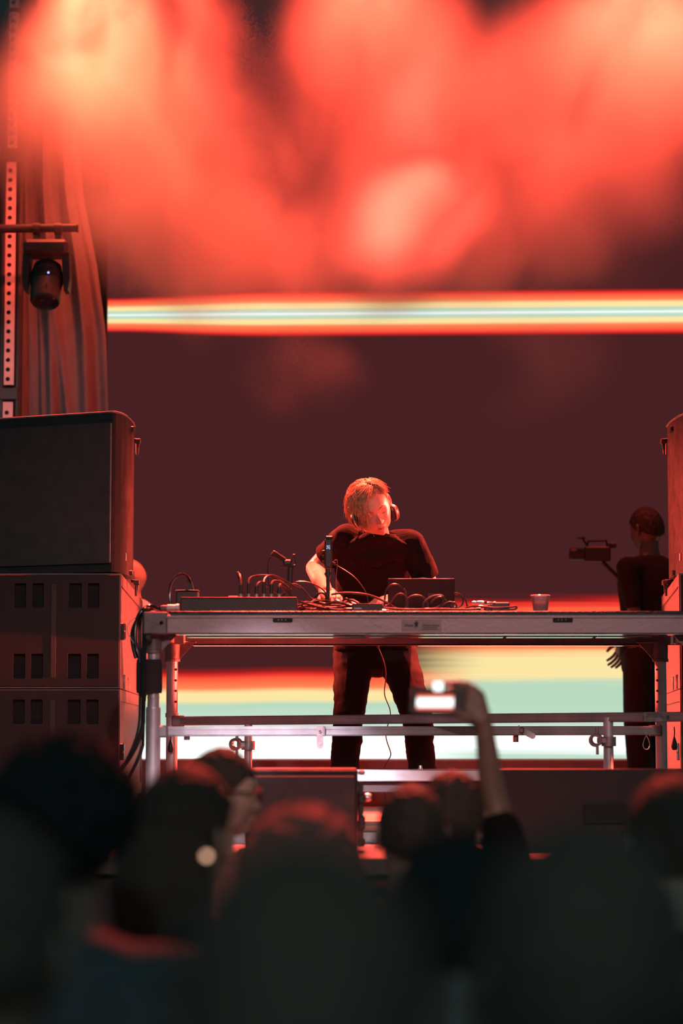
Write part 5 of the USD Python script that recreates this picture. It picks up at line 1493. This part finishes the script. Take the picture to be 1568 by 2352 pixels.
obj("monitor_arm", join(rod(rc + [-0.06, 0, -0.02], rc + [-0.085, -0.03, 0.014], 0.006), box(rc + [-0.09, -0.035, 0.016], (0.04, 0.012, 0.012), 0.002)), M_RIG, rg_)
obj("grip", join(rod(rc + [0.03, 0, -0.12], rc + [0.13, 0.0, -0.22], 0.014)), M_RIG, rg_)

# ------------------------------------------------------------------ the audience
def member(label, px, py_top, y, name="person", **kw):
    """An audience member whose crown is seen at (px, py_top) from distance y; the height follows from that."""
    q = W(px, py_top, y)
    hk = kw.pop("extra", 0.0)
    return standing(name, label, q[0], y, (q[2] - hk) / (1.635 + 0.124 * kw.get("head_scale", 1.0)) * 1.75, **kw)


member("bushy-haired audience member, the wide dark head at the frame edge under the subwoofers", 140, 1738, 3.85, yaw=-6, hair="black", hair_kw=dict(thick=0.045, bulge=(1.12, 1.05, 1.0), seed=3, nape=-0.75), shirt="charcoal", sk=SK_BROWN, width=1.05)
_, HB, JB = member("dark-haired audience member with an earring glint, before the person in glasses", 405, 1772, 4.75, yaw=-72, hair="brown", hair_style="long", hair_kw=dict(thick=0.022, seed=7, nape=-0.7), shirt="black", head_turn=40)
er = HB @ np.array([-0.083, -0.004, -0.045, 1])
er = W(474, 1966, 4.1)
et = thing("earring", "small earring stud made to glow in place of a highlight, the pale blurred dot at the dark-haired person's neck", "earring", er)
obj("stud", ball(er, 0.0055, 2), glow("stud_glint", (1.0, 0.55, 0.36), 2.6), et)  # stud emits to stand in for a specular highlight
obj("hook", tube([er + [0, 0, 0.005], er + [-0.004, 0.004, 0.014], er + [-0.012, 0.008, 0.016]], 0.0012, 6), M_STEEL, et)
_, HG, JG = member("audience member in dark-rimmed glasses and short hair, face in profile against the front fill speaker", 492, 1722, 6.7, yaw=-78, hair="brown", hair_kw=dict(thick=0.012, seed=2, hairline=0.40), shirt="red", head_tilt=4)
gl = thing("glasses", "dark-rimmed glasses worn by the audience member in profile", "glasses", HG[:3, 3])
gp = lambda *p: (HG @ np.array([*p, 1.0]))[:3]
for s in (-1, 1):
    a_ = np.linspace(0, 2 * np.pi, 25)
    obj("rim", tube([gp(s * 0.034 + 0.026 * np.cos(a) , -0.104 + 0.004 * np.cos(a) * s, 0.006 + 0.019 * np.sin(a)) for a in a_], 0.0024, 8), M_RUBBER, gl)
    obj("temple", tube([gp(s * 0.060, -0.100, 0.014), gp(s * 0.080, -0.06, 0.012), gp(s * 0.088, 0.0, 0.008), gp(s * 0.086, 0.03, -0.008)], 0.0026, 8), M_RUBBER, gl)
obj("bridge", tube([gp(-0.009, -0.106, 0.010), gp(0, -0.110, 0.013), gp(0.009, -0.106, 0.010)], 0.0024, 8), M_RUBBER, gl)
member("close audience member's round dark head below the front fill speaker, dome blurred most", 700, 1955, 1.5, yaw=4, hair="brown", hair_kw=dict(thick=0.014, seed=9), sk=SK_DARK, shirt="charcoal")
member("audience member with red light painted into a cap over the crown, showing just above the closest dark dome", 695, 1882, 4.2, yaw=3, hair="cap", hair_kw=dict(thick=0.030, seed=31, hairline=0.25, nape=-0.45, bulge=(1.15, 1.1, 1.0)), shirt="navy", sk=SK_TAN, head_scale=1.12, width=1.1)
# the one who films with a phone
ye = 6.5
wrist = W(1112, 1672, ye)


def grip_hand():
    """The raised hand: palm beside the phone, thumb below and fingers over its top and back."""
    ms = [m3.Manifold.hull_points(np.vstack([np.array(trimesh.creation.icosphere(1, r).vertices) + W(px, py, yv) for px, py, yv, r in ((1112, 1672, ye, 0.024), (1104, 1655, ye, 0.03), (1098, 1600, ye + 0.015, 0.02), (1082, 1585, ye + 0.02, 0.018), (1075, 1630, ye, 0.02))]))]
    for pts in (((1088, 1588, ye + 0.02), (1075, 1574, ye + 0.022), (1050, 1570, ye + 0.022), (1022, 1572, ye + 0.016)), ((1092, 1592, ye + 0.025), (1072, 1582, ye + 0.03), (1046, 1584, ye + 0.028), (1020, 1590, ye + 0.018)),
                ((1094, 1602, ye + 0.03), (1070, 1600, ye + 0.034), (1044, 1604, ye + 0.03), (1024, 1608, ye + 0.018)), ((1094, 1616, ye + 0.03), (1070, 1620, ye + 0.034), (1048, 1624, ye + 0.028), (1032, 1628, ye + 0.018))):
        ms.append(chain([W(*p) for p in pts], [0.0105, 0.0098, 0.009, 0.0078]))
    ms.append(chain([W(1098, 1650, ye - 0.01), W(1078, 1650, ye - 0.02), W(1058, 1642, ye - 0.022), W(1046, 1634, ye - 0.018)], [0.015, 0.012, 0.0105, 0.0085]))
    return soft(union(ms), 0.008, 4)


HAND_UP = grip_hand
_, HE, JE = member("audience member holding up a bright phone with one raised arm, seen from behind", 1040, 1778, ye, yaw=0, hair="brown", hair_kw=dict(thick=0.016, seed=12), shirt="black", sk=SK_BROWN, raise_hand=wrist, elbow=W(1132, 1835, ye + 0.02))
ph_c = W(1003, 1612, ye - 0.01)
ph = thing("phone", "bright phone held sideways above the crowd, its screen filming the stage", "phone", ph_c)
pm = trimesh.transformations.translation_matrix(ph_c) @ rot((0, 1, 0), 3)
obj("phone_body", xf(bevel_box((-0.074, -0.004, -0.037), (0.074, 0.004, 0.037), 0.004), pm), M_BLACK, ph, smooth=False)
scr = usdkit.material(stage, "/World/Looks/phone_picture", {"g": ("texture_coordinate", {}), "s": ("separate_xyz", {}), "r": ("rgb_ramp", {"ramp": [(0.0, srgb(90, 30, 28)), (0.16, srgb(255, 90, 70)), (0.28, (1.5, 1.6, 1.6)), (0.62, (1.6, 1.7, 1.7)), (0.76, srgb(255, 120, 80)), (0.9, srgb(150, 40, 36)), (1.0, srgb(60, 25, 25))]}), "m": ("map_range", {"from_min": -0.025, "from_max": 0.025, "clamp": True}), "e": ("emission", {"strength": 1.1})},
                      [("g.object", "s.vector"), ("s.z", "m.value"), ("m.result", "r.fac"), ("r.color", "e.color")], surface="e.emission")
obj("phone_screen", xf(bevel_box((-0.054, -0.0052, -0.024), (0.044, -0.0042, 0.024), 0.0004), pm), scr, ph, smooth=False, label="glowing screen")
obj("camera_bump", xf(bevel_box((-0.07, 0.0042, 0.008), (-0.045, 0.0062, 0.034), 0.001), pm), M_RUBBER, ph, smooth=False)
lt = W(1006, 1577, ye - 0.012)
obj("corner_glow_patch", box(lt + [0, -0.0, 0.0], (0.026, 0.006, 0.026), 0.002), glow("corner_glow", (1.0, 1.1, 1.05), 1.6), ph, smooth=False, label="glowing patch added at the phone's upper edge")  # glowing square added for a bright blob above the screen



member("audience member with red-lit crown and ear beside the phone holder, before the power box", 946, 1806, 5.75, yaw=6, hair="brown", hair_kw=dict(thick=0.012, seed=14), shirt="black", sk=SK_TAN)
member("audience member with a red-lit crown at the frame edge before the floor monitor", 1550, 1796, 4.6, yaw=8, hair="brown", hair_kw=dict(thick=0.018, seed=15), shirt="black")
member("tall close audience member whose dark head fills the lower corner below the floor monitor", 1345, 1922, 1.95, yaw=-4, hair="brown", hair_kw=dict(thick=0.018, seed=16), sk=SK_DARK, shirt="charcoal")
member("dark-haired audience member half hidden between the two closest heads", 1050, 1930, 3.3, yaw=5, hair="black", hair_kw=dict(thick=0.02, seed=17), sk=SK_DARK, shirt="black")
member("audience member at the lower frame edge beside the bushy-haired one, only a shoulder in view", -60, 1900, 2.3, yaw=-10, hair="brown", hair_kw=dict(thick=0.02, seed=18), sk=SK_BROWN, shirt="charcoal")
